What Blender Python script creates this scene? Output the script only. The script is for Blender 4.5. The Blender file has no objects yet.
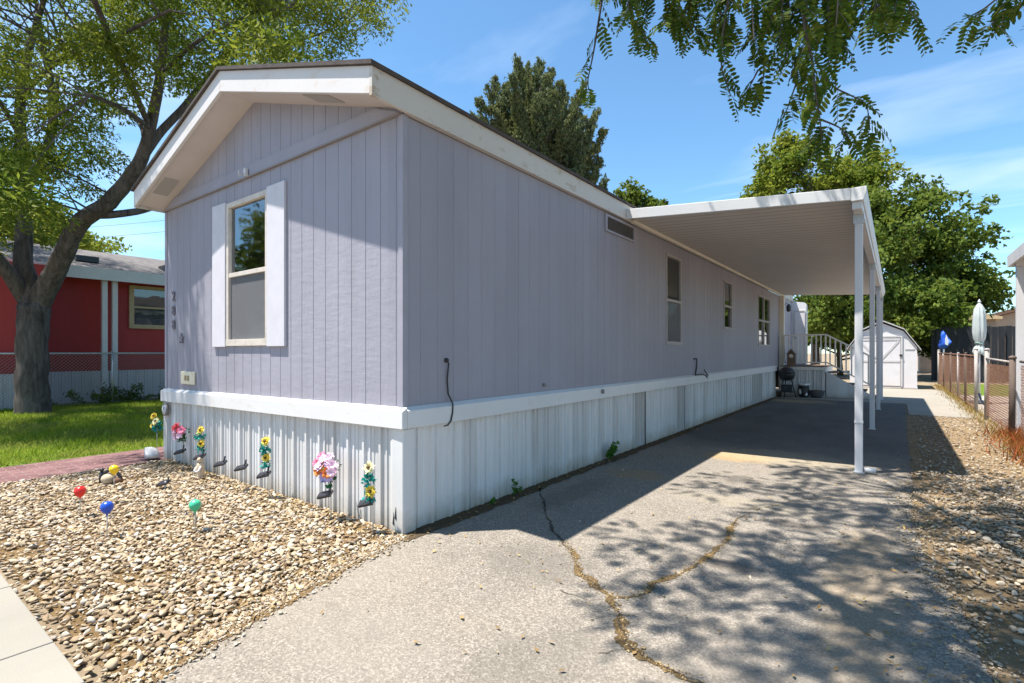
import bpy, math, random
import numpy as np
from mathutils import Vector, Matrix

random.seed(7)
RNG = np.random.default_rng(11)
scene = bpy.context.scene
COL = scene.collection
PI = math.pi
R = math.radians

# ------------------------------------------------------------------ camera
CAM = Vector((3.255, -2.84, 1.5))
FWD = Vector((-0.6, 0.8, 0.0))
RGT = Vector((0.8, 0.6, 0.0))
F_PX, HOR = 512.0, 352.0

cam_d = bpy.data.cameras.new('camera')
cam_d.sensor_width = 36.0
cam_d.lens = 18.0
cam_d.shift_y = 10.5 / 1024
cam_d.clip_start = 0.05
cam_d.clip_end = 2000
cam = bpy.data.objects.new('camera', cam_d)
COL.objects.link(cam)
cam.location = CAM
cam.rotation_euler = FWD.to_track_quat('-Z', 'Y').to_euler()
scene.camera = cam


def at(px, py, d):
    """photo pixel and distance along the view -> point in the place (used to read measurements off the photo)"""
    p = CAM + FWD * d + RGT * ((px - 512) / F_PX * d)
    return Vector((p.x, p.y, 1.5 + (HOR - py) / F_PX * d))


def gnd(px, py, z=0.0):
    d = F_PX * (1.5 - z) / (py - HOR)
    p = at(px, py, d)
    return Vector((p.x, p.y, z))


# ------------------------------------------------------------------ light
SUN = Vector((-1.06, -1.02, 3.68)).normalized()
elev = math.asin(SUN.z)
world = bpy.data.worlds.new('World')
scene.world = world
world.use_nodes = True
wt = world.node_tree
wt.nodes.clear()
wo = wt.nodes.new('ShaderNodeOutputWorld')
bg = wt.nodes.new('ShaderNodeBackground')
sky = wt.nodes.new('ShaderNodeTexSky')
sky.sky_type = 'NISHITA'
sky.sun_disc = False
sky.sun_elevation = elev
sky.sun_rotation = math.atan2(SUN.x, SUN.y)
sky.altitude = 200
sky.air_density = 1.0
sky.dust_density = 0.15
sky.ozone_density = 3.0
bg.inputs['Strength'].default_value = 0.096
# thin cirrus: noise over the sky's direction
tc = wt.nodes.new('ShaderNodeTexCoord')
sep = wt.nodes.new('ShaderNodeSeparateXYZ')
wt.links.new(tc.outputs['Generated'], sep.inputs[0])
mx = wt.nodes.new('ShaderNodeMath'); mx.operation = 'MAXIMUM'; mx.inputs[1].default_value = 0.06
wt.links.new(sep.outputs['Z'], mx.inputs[0])
dvx = wt.nodes.new('ShaderNodeMath'); dvx.operation = 'DIVIDE'
dvy = wt.nodes.new('ShaderNodeMath'); dvy.operation = 'DIVIDE'
wt.links.new(sep.outputs['X'], dvx.inputs[0]); wt.links.new(mx.outputs[0], dvx.inputs[1])
wt.links.new(sep.outputs['Y'], dvy.inputs[0]); wt.links.new(mx.outputs[0], dvy.inputs[1])
cmb = wt.nodes.new('ShaderNodeCombineXYZ')
wt.links.new(dvx.outputs[0], cmb.inputs[0]); wt.links.new(dvy.outputs[0], cmb.inputs[1])
mp = wt.nodes.new('ShaderNodeMapping')
mp.inputs['Rotation'].default_value = (0, 0, R(35))
mp.inputs['Scale'].default_value = (0.38, 0.85, 1)
mp.inputs['Location'].default_value = (0.35, 0.3, 0)
wt.links.new(cmb.outputs[0], mp.inputs[0])
nz = wt.nodes.new('ShaderNodeTexNoise')
nz.inputs['Scale'].default_value = 1.15
nz.inputs['Detail'].default_value = 6
nz.inputs['Roughness'].default_value = 0.52
nz.inputs['Distortion'].default_value = 0.5
wt.links.new(mp.outputs[0], nz.inputs['Vector'])
cr = wt.nodes.new('ShaderNodeValToRGB')
cr.color_ramp.elements[0].position = 0.50; cr.color_ramp.elements[0].color = (0, 0, 0, 1)
cr.color_ramp.elements[1].position = 0.80; cr.color_ramp.elements[1].color = (0.6, 0.6, 0.6, 1)
wt.links.new(nz.outputs['Fac'], cr.inputs[0])
mixc = wt.nodes.new('ShaderNodeMixRGB')
mixc.inputs[2].default_value = (5.2, 6.0, 7.4, 1)
wt.links.new(cr.outputs[0], mixc.inputs[0])
tint = wt.nodes.new('ShaderNodeMixRGB'); tint.blend_type = 'MULTIPLY'; tint.inputs[0].default_value = 1.0
tint.inputs[2].default_value = (0.85, 1.10, 1.13, 1)
wt.links.new(sky.outputs[0], tint.inputs[1])
wt.links.new(tint.outputs[0], mixc.inputs[1])
wt.links.new(mixc.outputs[0], bg.inputs['Color'])
wt.links.new(bg.outputs[0], wo.inputs[0])

sun_d = bpy.data.lights.new('sun', 'SUN')
sun_d.energy = 5.0
sun_d.angle = R(0.6)
sun_d.color = (1.0, 0.95, 0.87)
sun_o = bpy.data.objects.new('sun', sun_d)
COL.objects.link(sun_o)
sun_o.location = (-10, -10, 30)
sun_o.rotation_euler = SUN.to_track_quat('Z', 'Y').to_euler()

scene.view_settings.view_transform = 'Standard'
scene.view_settings.look = 'None'
scene.view_settings.exposure = 1.17
scene.view_settings.gamma = 1.0
scene.view_settings.use_curve_mapping = False
scene.cycles.max_bounces = 7
scene.cycles.transparent_max_bounces = 12


# ------------------------------------------------------------------ materials
class NT:
    def __init__(self, name):
        self.m = bpy.data.materials.new(name)
        self.m.use_nodes = True
        self.t = self.m.node_tree
        self.t.nodes.clear()
        self.out = self.t.nodes.new('ShaderNodeOutputMaterial')
        self.co = self.t.nodes.new('ShaderNodeTexCoord').outputs['Object']

    def n(self, kind, **kw):
        nd = self.t.nodes.new(kind)
        for k, v in kw.items():
            if hasattr(nd, k):
                setattr(nd, k, v)
        return nd

    def set(self, sock, v):
        if isinstance(v, bpy.types.NodeSocket):
            self.t.links.new(v, sock)
        elif v is not None:
            if isinstance(v, tuple) and len(v) == 3 and sock.type == 'RGBA':
                v = (*v, 1)
            sock.default_value = v

    def noise(self, scale, detail=5, rough=0.55, stretch=None, dist=0.0):
        v = self.co
        if stretch:
            m = self.n('ShaderNodeMapping')
            m.inputs['Scale'].default_value = stretch
            self.set(m.inputs[0], v)
            v = m.outputs[0]
        t = self.n('ShaderNodeTexNoise')
        self.set(t.inputs['Vector'], v)
        t.inputs['Scale'].default_value = scale
        t.inputs['Detail'].default_value = detail
        t.inputs['Roughness'].default_value = rough
        t.inputs['Distortion'].default_value = dist
        return t.outputs['Fac']

    def voronoi(self, scale, out='Distance', feature='F1'):
        t = self.n('ShaderNodeTexVoronoi')
        t.feature = feature
        self.set(t.inputs['Vector'], self.co)
        t.inputs['Scale'].default_value = scale
        return t.outputs[out]

    def ramp(self, fac, stops, interp='LINEAR'):
        r = self.n('ShaderNodeValToRGB')
        r.color_ramp.interpolation = interp
        e = r.color_ramp.elements
        while len(e) < len(stops):
            e.new(0.5)
        for el, (p, c) in zip(e, stops):
            el.position = p
            el.color = (*c, 1) if len(c) == 3 else c
        self.set(r.inputs[0], fac)
        return r.outputs[0]

    def mask(self, fac, lo, hi):
        m = self.n('ShaderNodeMapRange')
        m.clamp = True
        self.set(m.inputs[0], fac)
        m.inputs[1].default_value = lo
        m.inputs[2].default_value = hi
        return m.outputs[0]

    def mix(self, fac, a, b, mode='MIX'):
        m = self.n('ShaderNodeMixRGB')
        m.blend_type = mode
        self.set(m.inputs[0], fac)
        self.set(m.inputs[1], a)
        self.set(m.inputs[2], b)
        return m.outputs[0]

    def math(self, op, a, b=0.0):
        m = self.n('ShaderNodeMath')
        m.operation = op
        self.set(m.inputs[0], a)
        self.set(m.inputs[1], b)
        return m.outputs[0]

    def sepxyz(self):
        s = self.n('ShaderNodeSeparateXYZ')
        self.set(s.inputs[0], self.co)
        return s.outputs

    def island(self):
        return self.n('ShaderNodeNewGeometry').outputs['Random Per Island']

    def bump(self, h, strength=0.3, dist=0.01, normal=None):
        b = self.n('ShaderNodeBump')
        b.inputs['Strength'].default_value = strength
        b.inputs['Distance'].default_value = dist
        self.set(b.inputs['Height'], h)
        if normal is not None:
            self.set(b.inputs['Normal'], normal)
        return b.outputs[0]

    def principled(self, color, rough=0.7, metal=0.0, spec=0.3, normal=None):
        p = self.n('ShaderNodeBsdfPrincipled')
        self.set(p.inputs['Base Color'], color)
        self.set(p.inputs['Roughness'], rough)
        p.inputs['Metallic'].default_value = metal
        p.inputs['Specular IOR Level'].default_value = spec
        if normal is not None:
            self.set(p.inputs['Normal'], normal)
        return p.outputs[0]

    def done(self, shader):
        self.t.links.new(shader, self.out.inputs[0])
        return self.m


def simple(name, c, var=0.12, scale=6, rough=0.6, metal=0.0, bump=0.0, bscale=60, spec=0.3, dirt=None, dirt_amt=0.5, stretch=None):
    k = NT(name)
    lo = tuple(max(0, x * (1 - var)) for x in c)
    hi = tuple(min(1, x * (1 + var)) for x in c)
    col = k.ramp(k.noise(scale, 6, 0.6, stretch), [(0.3, lo), (0.7, hi)])
    if dirt:
        d = k.math('MULTIPLY', k.mask(k.noise(scale * 0.6 + 1.3, 8, 0.7, stretch, 0.6), 0.5, 0.72), dirt_amt)
        col = k.mix(d, col, dirt)
    nrm = k.bump(k.noise(bscale, 4, 0.6), bump, 0.01) if bump else None
    return k.done(k.principled(col, rough, metal, spec, nrm))


def siding_mat(name, c, dirt, horizontal_dent=True):
    k = NT(name)
    n1 = k.noise(1.1, 5, 0.55, (1, 1, 0.5))
    n2 = k.noise(7, 6, 0.65, (1, 1, 0.12))
    col = k.ramp(n1, [(0.3, tuple(x * 0.93 for x in c)), (0.7, tuple(x * 1.05 for x in c))])
    col = k.mix(k.math('MULTIPLY', k.mask(n2, 0.52, 0.8), 0.35), col, dirt)
    xyz = k.sepxyz()
    wn = k.n('ShaderNodeTexWhiteNoise'); wn.noise_dimensions = '1D'
    k.set(wn.inputs['W'], k.math('FLOOR', k.math('DIVIDE', k.math('ADD', xyz[0], xyz[1]), 1.22)))
    col = k.mix(1.0, col, k.ramp(wn.outputs['Value'], [(0.0, (0.95, 0.95, 0.945)), (1.0, (1.03, 1.03, 1.035))]), 'MULTIPLY')
    wn2 = k.n('ShaderNodeTexWhiteNoise'); wn2.noise_dimensions = '1D'
    k.set(wn2.inputs['W'], k.math('FLOOR', k.math('DIVIDE', k.math('ADD', xyz[0], xyz[1]), 0.2032)))
    col = k.mix(1.0, col, k.ramp(wn2.outputs['Value'], [(0.0, (0.965, 0.965, 0.965)), (1.0, (1.02, 1.02, 1.02))]), 'MULTIPLY')
    sp_ = k.mask(k.math('ADD', xyz[2], k.math('MULTIPLY', k.noise(5, 6, 0.7), 0.7)), 1.62, 1.2)
    col = k.mix(k.math('MULTIPLY', sp_, 0.35), col, dirt)
    g = k.noise(38, 5, 0.6, (1, 1, 0.16))
    h = k.noise(9, 4, 0.5, (0.5, 0.5, 2.2))
    nrm = k.bump(k.math('ADD', g, k.math('MULTIPLY', h, 0.8)), 0.45, 0.009)
    return k.done(k.principled(col, 0.62, 0, 0.25, nrm))


def peel_mat(name, c, under, amt=0.6, rough=0.55):
    k = NT(name)
    n1 = k.noise(1.7, 4, 0.5)
    p = k.mask(k.noise(3.2, 8, 0.72, (1, 1, 2.0), 0.4), 0.56, 0.64)
    f = k.noise(24, 5, 0.7)
    col = k.ramp(n1, [(0.3, tuple(x * 0.95 for x in c)), (0.7, c)])
    col = k.mix(k.math('MULTIPLY', p, amt), col, k.ramp(f, [(0.3, under), (0.75, tuple(min(1, x * 1.45) for x in under))]))
    nrm = k.bump(k.noise(40, 4, 0.6), 0.15, 0.004)
    return k.done(k.principled(col, rough, 0, 0.3, nrm))


def skirt_mat(name):
    k = NT(name)
    xyz = k.sepxyz()
    low = k.mask(k.math('ADD', xyz[2], k.math('MULTIPLY', k.noise(4, 6, 0.7), 0.35)), 0.36, 0.14)
    col = k.ramp(k.noise(2.2, 5, 0.6, (1, 1, 0.25)), [(0.3, (0.58, 0.57, 0.565)), (0.7, (0.66, 0.65, 0.645))])
    st = k.mask(k.noise(9, 6, 0.65, (1, 1, 0.1)), 0.52, 0.75)
    col = k.mix(k.math('MULTIPLY', st, 0.42), col, (0.33, 0.29, 0.24))
    col = k.mix(k.math('MULTIPLY', low, 0.75), col, (0.34, 0.28, 0.19))
    wn = k.n('ShaderNodeTexWhiteNoise'); wn.noise_dimensions = '1D'
    k.set(wn.inputs['W'], k.math('FLOOR', k.math('DIVIDE', k.math('ADD', xyz[0], xyz[1]), 0.228)))
    col = k.mix(1.0, col, k.ramp(wn.outputs['Value'], [(0.0, (0.86, 0.85, 0.845)), (0.4, (0.97, 0.97, 0.97)), (1.0, (1.06, 1.06, 1.07))]), 'MULTIPLY')
    nrm = k.bump(k.noise(3.0, 3, 0.5, (1, 1, 0.7)), 0.25, 0.02)
    return k.done(k.principled(col, 0.42, 0, 0.4, nrm))


def asphalt_mat():
    k = NT('asphalt')
    xyz = k.sepxyz()
    agg = k.voronoi(105, 'Color')
    aggv = k.n('ShaderNodeSeparateColor'); k.set(aggv.inputs[0], agg)
    fine = k.noise(230, 3, 0.7)
    base = k.ramp(aggv.outputs[0], [(0.0, (0.095, 0.085, 0.074)), (0.3, (0.17, 0.154, 0.134)), (0.7, (0.245, 0.223, 0.195)), (1.0, (0.40, 0.367, 0.325))])
    base = k.mix(0.3, base, k.ramp(fine, [(0.3, (0.11, 0.098, 0.083)), (0.7, (0.31, 0.28, 0.245))]))
    big = k.noise(0.55, 6, 0.62, None, 0.4)
    base = k.mix(k.math('MULTIPLY', k.mask(big, 0.42, 0.66), 0.4), base, (0.29, 0.257, 0.215))
    mid = k.noise(2.3, 7, 0.66, None, 0.5)
    base = k.mix(k.math('MULTIPLY', k.mask(mid, 0.54, 0.74), 0.4), base, (0.115, 0.102, 0.087))
    base = k.mix(1.0, base, (0.97, 0.94, 0.905), 'MULTIPLY')
    # darker, streaky tone further up the drive
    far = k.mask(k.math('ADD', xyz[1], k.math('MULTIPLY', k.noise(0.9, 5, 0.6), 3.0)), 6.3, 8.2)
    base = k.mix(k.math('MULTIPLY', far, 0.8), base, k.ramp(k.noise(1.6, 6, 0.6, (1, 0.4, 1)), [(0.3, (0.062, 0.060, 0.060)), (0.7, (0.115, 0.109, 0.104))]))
    # sand washed into low spots
    def spot(cx, cy, rx, ry, c, amt):
        dx = k.math('DIVIDE', k.math('SUBTRACT', xyz[0], cx), rx)
        dy = k.math('DIVIDE', k.math('SUBTRACT', xyz[1], cy), ry)
        d = k.math('ADD', k.math('MULTIPLY', dx, dx), k.math('MULTIPLY', dy, dy))
        d = k.math('ADD', d, k.math('MULTIPLY', k.math('SUBTRACT', k.noise(4.5, 7, 0.7), 0.5), 2.6))
        return k.mix(k.math('MULTIPLY', k.mask(d, 1.1, 0.3), amt), base, c)
    base = spot(1.45, 4.95, 0.55, 0.4, (0.36, 0.245, 0.105), 0.6)
    base = spot(1.9, 5.3, 1.0, 0.6, (0.36, 0.30, 0.20), 0.45)
    base = spot(0.72, 3.1, 0.4, 0.3, (0.3, 0.2, 0.09), 0.5)
    base = spot(3.1, 1.2, 0.28, 1.6, (0.26, 0.19, 0.11), 0.4)
    base = spot(2.3, 0.95, 0.3, 0.12, (0.10, 0.085, 0.07), 0.6)
    base = spot(2.0, 2.6, 0.8, 0.25, (0.32, 0.275, 0.20), 0.35)
    base = spot(1.2, 0.2, 0.5, 0.35, (0.10, 0.09, 0.078), 0.4)
    base = spot(1.9, -0.9, 0.35, 0.6, (0.11, 0.10, 0.085), 0.35)
    base = spot(1.1, -1.2, 0.6, 0.4, (0.25, 0.225, 0.19), 0.25)
    base = spot(2.6, 2.2, 0.22, 0.16, (0.045, 0.042, 0.04), 0.6)
    base = spot(1.75, 3.6, 0.18, 0.25, (0.055, 0.05, 0.047), 0.55)
    base = spot(0.5, 1.9, 0.2, 0.9, (0.10, 0.085, 0.065), 0.4)
    base = spot(0.9, 14.9, 1.0, 0.7, (0.33, 0.25, 0.14), 0.6)
    h = k.math('ADD', k.math('MULTIPLY', k.voronoi(95), 0.7), k.math('MULTIPLY', fine, 0.5))
    nrm = k.bump(h, 0.55, 0.006)
    nrm = k.bump(k.noise(1.3, 4, 0.5), 0.12, 0.05, nrm)
    return k.done(k.principled(base, 0.88, 0, 0.2, nrm))


def soil_mat(name, a, b, c, sc=6):
    k = NT(name)
    col = k.ramp(k.noise(sc, 8, 0.7, None, 0.3), [(0.25, a), (0.5, b), (0.75, c)])
    col = k.mix(0.3, col, k.ramp(k.noise(sc * 14, 4, 0.7), [(0.3, a), (0.7, c)]))
    return k.done(k.principled(col, 0.95, 0, 0.1, k.bump(k.noise(sc * 6, 8, 0.75), 0.9, 0.03)))


def concrete_mat(name, c):
    k = NT(name)
    col = k.ramp(k.noise(0.9, 7, 0.62), [(0.3, tuple(x * 0.86 for x in c)), (0.7, tuple(x * 1.07 for x in c))])
    col = k.mix(0.22, col, k.ramp(k.noise(160, 3, 0.7), [(0.3, tuple(x * 0.62 for x in c)), (0.7, tuple(min(1, x * 1.25) for x in c))]))
    col = k.mix(k.math('MULTIPLY', k.mask(k.noise(3.7, 7, 0.7, None, 0.7), 0.56, 0.75), 0.4), col, (0.24, 0.2, 0.15))
    return k.done(k.principled(col, 0.9, 0, 0.2, k.bump(k.noise(120, 4, 0.7), 0.25, 0.004)))


def brick_mat():
    k = NT('red_brick_path')
    b = k.n('ShaderNodeTexBrick')
    m = k.n('ShaderNodeMapping'); m.inputs['Rotation'].default_value = (0, 0, R(90))
    k.set(m.inputs[0], k.co)
    k.set(b.inputs['Vector'], m.outputs[0])
    b.inputs['Scale'].default_value = 1.0
    b.inputs['Brick Width'].default_value = 0.2
    b.inputs['Row Height'].default_value = 0.1
    b.inputs['Mortar Size'].default_value = 0.006
    b.inputs['Color1'].default_value = (0.115, 0.052, 0.056, 1)
    b.inputs['Color2'].default_value = (0.18, 0.09, 0.09, 1)
    b.inputs['Mortar'].default_value = (0.2, 0.15, 0.13, 1)
    col = k.mix(k.math('MULTIPLY', k.mask(k.noise(2.4, 7, 0.7), 0.45, 0.7), 0.45), b.outputs['Color'], (0.30, 0.19, 0.175))
    nrm = k.bump(k.math('ADD', k.math('MULTIPLY', b.outputs['Fac'], -1.0), k.math('MULTIPLY', k.noise(50, 4), 0.3)), 0.5, 0.008)
    return k.done(k.principled(col, 0.85, 0, 0.2, nrm))


def pebble_mat(name, stops, noise_c=(0.3, 0.22, 0.12)):
    k = NT(name)
    isl = k.island()
    col = k.ramp(isl, stops)
    col = k.mix(k.math('MULTIPLY', k.mask(k.noise(30, 5, 0.7), 0.45, 0.72), 0.45), col, noise_c)
    return k.done(k.principled(col, 0.75, 0, 0.25, k.bump(k.noise(110, 3, 0.6), 0.25, 0.004)))


def leaf_mat(name, stops, trans=0.35, rough=0.5, clump=None):
    k = NT(name)
    col = k.ramp(k.island(), stops)
    if clump:
        col = k.mix(k.mask(k.noise(clump[0], 3, 0.5), 0.42, 0.62), col, k.mix(0.55, col, clump[1]))
    p = k.principled(col, max(rough, .55), 0, 0.08)
    t = k.n('ShaderNodeBsdfTranslucent')
    k.set(t.inputs[0], k.mix(0.5, col, (0.5, 0.55, 0.06), 'MULTIPLY') if False else k.mix(0.35, col, (0.22, 0.27, 0.03)))
    m = k.n('ShaderNodeMixShader')
    m.inputs[0].default_value = trans
    k.set(m.inputs[1], p)
    k.set(m.inputs[2], t.outputs[0])
    return k.done(m.outputs[0])


def bark_mat(name, a, b):
    k = NT(name)
    n = k.noise(9, 7, 0.7, (1, 1, 0.22), 0.5)
    col = k.ramp(n, [(0.32, a), (0.68, b)])
    return k.done(k.principled(col, 0.95, 0, 0.1, k.bump(n, 0.9, 0.05)))


def glass_mat(name, tint=(0.75, 0.8, 0.82), refl=0.16):
    k = NT(name)
    tr = k.n('ShaderNodeBsdfTransparent'); k.set(tr.inputs[0], tint)
    gl = k.n('ShaderNodeBsdfGlossy'); k.set(gl.inputs[0], (0.95, 0.97, 1.0)); gl.inputs['Roughness'].default_value = 0.03
    k.set(gl.inputs['Normal'], k.bump(k.noise(1.6, 2, 0.5), 0.06, 0.05))
    fr = k.n('ShaderNodeFresnel'); fr.inputs[0].default_value = 1.5
    f = k.math('ADD', k.math('MULTIPLY', fr.outputs[0], 0.9), refl)
    m = k.n('ShaderNodeMixShader')
    k.set(m.inputs[0], f); k.set(m.inputs[1], tr.outputs[0]); k.set(m.inputs[2], gl.outputs[0])
    return k.done(m.outputs[0])


def shingle_mat(name, a, b):
    k = NT(name)
    br = k.n('ShaderNodeTexBrick')
    k.set(br.inputs['Vector'], k.co)
    br.inputs['Brick Width'].default_value = 0.3
    br.inputs['Row Height'].default_value = 0.14
    br.inputs['Mortar Size'].default_value = 0.008
    br.inputs['Scale'].default_value = 1.0
    k.set(br.inputs['Color1'], a); k.set(br.inputs['Color2'], b)
    br.inputs['Mortar'].default_value = (a[0] * .5, a[1] * .5, a[2] * .5, 1)
    col = k.mix(0.35, br.outputs['Color'], k.ramp(k.noise(60, 4, 0.7), [(0.3, a), (0.7, b)]))
    return k.done(k.principled(col, 0.95, 0, 0.1, k.bump(k.noise(90, 3), 0.4, 0.005)))


def soffit_mat(name, c, pitch, axis):
    """ribbed metal sheet: fine dark seams every `pitch` metres"""
    k = NT(name)
    xyz = k.sepxyz()
    fr = k.math('FRACT', k.math('DIVIDE', xyz[axis], pitch))
    seam = k.mask(k.math('ABSOLUTE', k.math('SUBTRACT', fr, 0.5)), 0.40, 0.48)
    col = k.ramp(k.noise(1.3, 5, 0.6), [(0.3, tuple(x * 0.92 for x in c)), (0.7, c)])
    col = k.mix(k.math('MULTIPLY', seam, 0.75), col, tuple(x * 0.4 for x in c))
    return k.done(k.principled(col, 0.5, 0, 0.3, k.bump(k.math('MULTIPLY', seam, -1.0), 0.5, 0.01)))


M = {}
M['siding'] = siding_mat('lavender_siding_paint', (0.315, 0.303, 0.352), (0.25, 0.225, 0.24))
M['groove'] = simple('siding_trim_paint', (0.315, 0.303, 0.352), 0.06, 4, 0.6, bump=0.1)
M['belt'] = peel_mat('white_belt_paint', (0.66, 0.645, 0.64), (0.42, 0.36, 0.30), 0.25)
M['fascia'] = peel_mat('white_fascia_paint', (0.64, 0.605, 0.59), (0.46, 0.37, 0.29), 0.4)
M['fascia_worn'] = peel_mat('worn_fascia_paint', (0.56, 0.52, 0.48), (0.31, 0.24, 0.165), 0.75)
M['soffit'] = simple('soffit_paint', (0.56, 0.50, 0.475), 0.05, 3, 0.65, bump=0.1)
M['vent'] = soffit_mat('soffit_vent_metal', (0.42, 0.39, 0.37), 0.03, 0)
M['skirt'] = skirt_mat('white_skirting')
M['skirt_grey'] = simple('grey_skirting', (0.43, 0.41, 0.395), 0.12, 6, 0.55, bump=0.1, stretch=(1, 1, 0.2))
M['white'] = simple('white_paint', (0.62, 0.61, 0.615), 0.05, 3, 0.5, bump=0.06, dirt=(0.5, 0.46, 0.4), dirt_amt=0.3)
M['post'] = simple('white_post_paint', (0.58, 0.57, 0.59), 0.06, 3, 0.42, dirt=(0.5, 0.47, 0.43), dirt_amt=0.35, stretch=(1, 1, 0.3))
M['cream'] = simple('cream_paint', (0.72, 0.66, 0.55), 0.06, 3, 0.5)
M['shutter'] = simple('shutter_paint', (0.58, 0.56, 0.60), 0.05, 5, 0.55, bump=0.12, dirt=(0.5, 0.47, 0.48), dirt_amt=0.3)
M['winframe'] = simple('window_frame_paint', (0.58, 0.52, 0.46), 0.1, 9, 0.5, dirt=(0.3, 0.24, 0.18), dirt_amt=0.5)
M['darkframe'] = simple('dark_window_frame', (0.24, 0.21, 0.20), 0.1, 9, 0.5)
M['glass'] = glass_mat('window_glass')
M['glassdark'] = glass_mat('window_glass_dull', (0.6, 0.62, 0.6), 0.05)
k_ = NT('insect_screen')
_t = k_.n('ShaderNodeBsdfTransparent'); _d = k_.principled((0.21, 0.21, 0.22), 0.8, 0, 0.2); _m = k_.n('ShaderNodeMixShader'); _m.inputs[0].default_value = 0.5
k_.set(_m.inputs[1], _t.outputs[0]); k_.set(_m.inputs[2], _d)
M['screenmesh'] = k_.done(_m.outputs[0])
M['sideframe'] = simple('side_window_frame', (0.36, 0.33, 0.33), 0.1, 9, 0.55)
M['blind'] = soffit_mat('window_blind', (0.44, 0.43, 0.42), 0.045, 2)
M['drape'] = simple('dark_drape', (0.10, 0.095, 0.095), 0.3, 8, 0.9, stretch=(6, 6, 1))
M['drape_warm'] = simple('warm_drape', (0.26, 0.205, 0.16), 0.2, 8, 0.9, stretch=(6, 6, 1))
M['brownglass'] = simple('brown_shade', (0.12, 0.07, 0.05), 0.2, 8, 0.6)
M['shingle'] = shingle_mat('dark_shingles', (0.10, 0.085, 0.08), (0.16, 0.14, 0.13))
M['shingle_edge'] = simple('shingle_edge', (0.075, 0.062, 0.058), 0.25, 9, 0.95, bump=0.3)
M['shingle_grey'] = shingle_mat('grey_shingles', (0.13, 0.12, 0.118), (0.20, 0.185, 0.18))
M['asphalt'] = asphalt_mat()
M['ground'] = soil_mat('dry_earth', (0.16, 0.12, 0.08), (0.25, 0.19, 0.125), (0.33, 0.27, 0.19), 1.5)
M['bedsoil'] = soil_mat('rock_bed_soil', (0.15, 0.092, 0.043), (0.225, 0.145, 0.068), (0.32, 0.225, 0.12), 9)
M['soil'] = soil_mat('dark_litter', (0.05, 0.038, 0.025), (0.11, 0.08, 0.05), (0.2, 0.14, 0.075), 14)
M['crack'] = soil_mat('crack_fill', (0.10, 0.068, 0.035), (0.22, 0.145, 0.065), (0.32, 0.225, 0.115), 22)
M['crackdark'] = soil_mat('dark_crack_soil', (0.05, 0.042, 0.035), (0.09, 0.075, 0.06), (0.17, 0.135, 0.1), 22)  # darker brown soil for the thin crack lines
M['gravelsoil'] = soil_mat('gravel_bed', (0.15, 0.10, 0.055), (0.26, 0.18, 0.10), (0.36, 0.27, 0.17), 7)
M['concrete'] = concrete_mat('concrete', (0.275, 0.255, 0.218))
M['concrete_walk'] = concrete_mat('pale_concrete', (0.285, 0.255, 0.21))
M['joint'] = simple('concrete_joint', (0.16, 0.135, 0.11), 0.2, 12, 0.95)
M['brick'] = brick_mat()
M['turf'] = soil_mat('turf', (0.06, 0.10, 0.012), (0.10, 0.155, 0.02), (0.15, 0.19, 0.035), 3)
M['grass'] = leaf_mat('grass_blades', [(0, (0.16, 0.25, 0.015)), (0.6, (0.26, 0.36, 0.03)), (1, (0.38, 0.42, 0.06))], 0.4, 0.5, (1.1, (0.34, 0.32, 0.09)))
M['drygrass'] = leaf_mat('dry_grass', [(0, (0.25, 0.13, 0.03)), (0.5, (0.34, 0.20, 0.06)), (1, (0.20, 0.20, 0.05))], 0.3)
M['redleaf'] = leaf_mat('rusty_leaves', [(0, (0.16, 0.035, 0.015)), (0.6, (0.28, 0.075, 0.025)), (1, (0.34, 0.15, 0.05))], 0.25)
M['pebble'] = pebble_mat('river_pebbles', [(0, (0.18, 0.13, 0.085)), (0.2, (0.28, 0.205, 0.13)), (0.45, (0.36, 0.28, 0.18)), (0.7, (0.44, 0.365, 0.265)), (0.88, (0.52, 0.46, 0.38)), (1, (0.26, 0.24, 0.22))], (0.32, 0.20, 0.085))
M['gravel'] = pebble_mat('grey_gravel', [(0, (0.17, 0.13, 0.09)), (0.3, (0.25, 0.20, 0.145)), (0.6, (0.33, 0.27, 0.20)), (0.85, (0.44, 0.385, 0.31)), (1, (0.26, 0.17, 0.085))])
M['crackgrit'] = pebble_mat('crack_grit', [(0, (0.16, 0.10, 0.045)), (0.5, (0.30, 0.20, 0.09)), (1, (0.40, 0.29, 0.15))])
M['litter'] = leaf_mat('fallen_leaves', [(0, (0.16, 0.10, 0.04)), (0.6, (0.32, 0.21, 0.09)), (1, (0.42, 0.32, 0.14))], 0.1)
M['locust'] = leaf_mat('locust_leaves', [(0, (0.055, 0.105, 0.014)), (0.5, (0.105, 0.165, 0.022)), (1, (0.20, 0.235, 0.035))], 0.45, 0.45, (0.55, (0.27, 0.26, 0.03)))
M['nearleaf'] = leaf_mat('near_locust_leaves', [(0, (0.035, 0.075, 0.012)), (0.6, (0.07, 0.12, 0.018)), (1, (0.14, 0.17, 0.025))], 0.42, 0.4)
M['broad'] = leaf_mat('broad_leaves', [(0, (0.042, 0.082, 0.016)), (0.5, (0.078, 0.13, 0.024)), (1, (0.15, 0.20, 0.04))], 0.38, 0.45, (0.5, (0.17, 0.20, 0.035)))
M['broad_dark'] = leaf_mat('dark_broad_leaves', [(0, (0.028, 0.05, 0.012)), (0.5, (0.05, 0.085, 0.016)), (1, (0.085, 0.12, 0.02))], 0.3, 0.45)
M['pale_leaf'] = leaf_mat('pale_leaves', [(0, (0.12, 0.16, 0.02)), (0.5, (0.19, 0.235, 0.03)), (1, (0.27, 0.29, 0.05))], 0.45)
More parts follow.
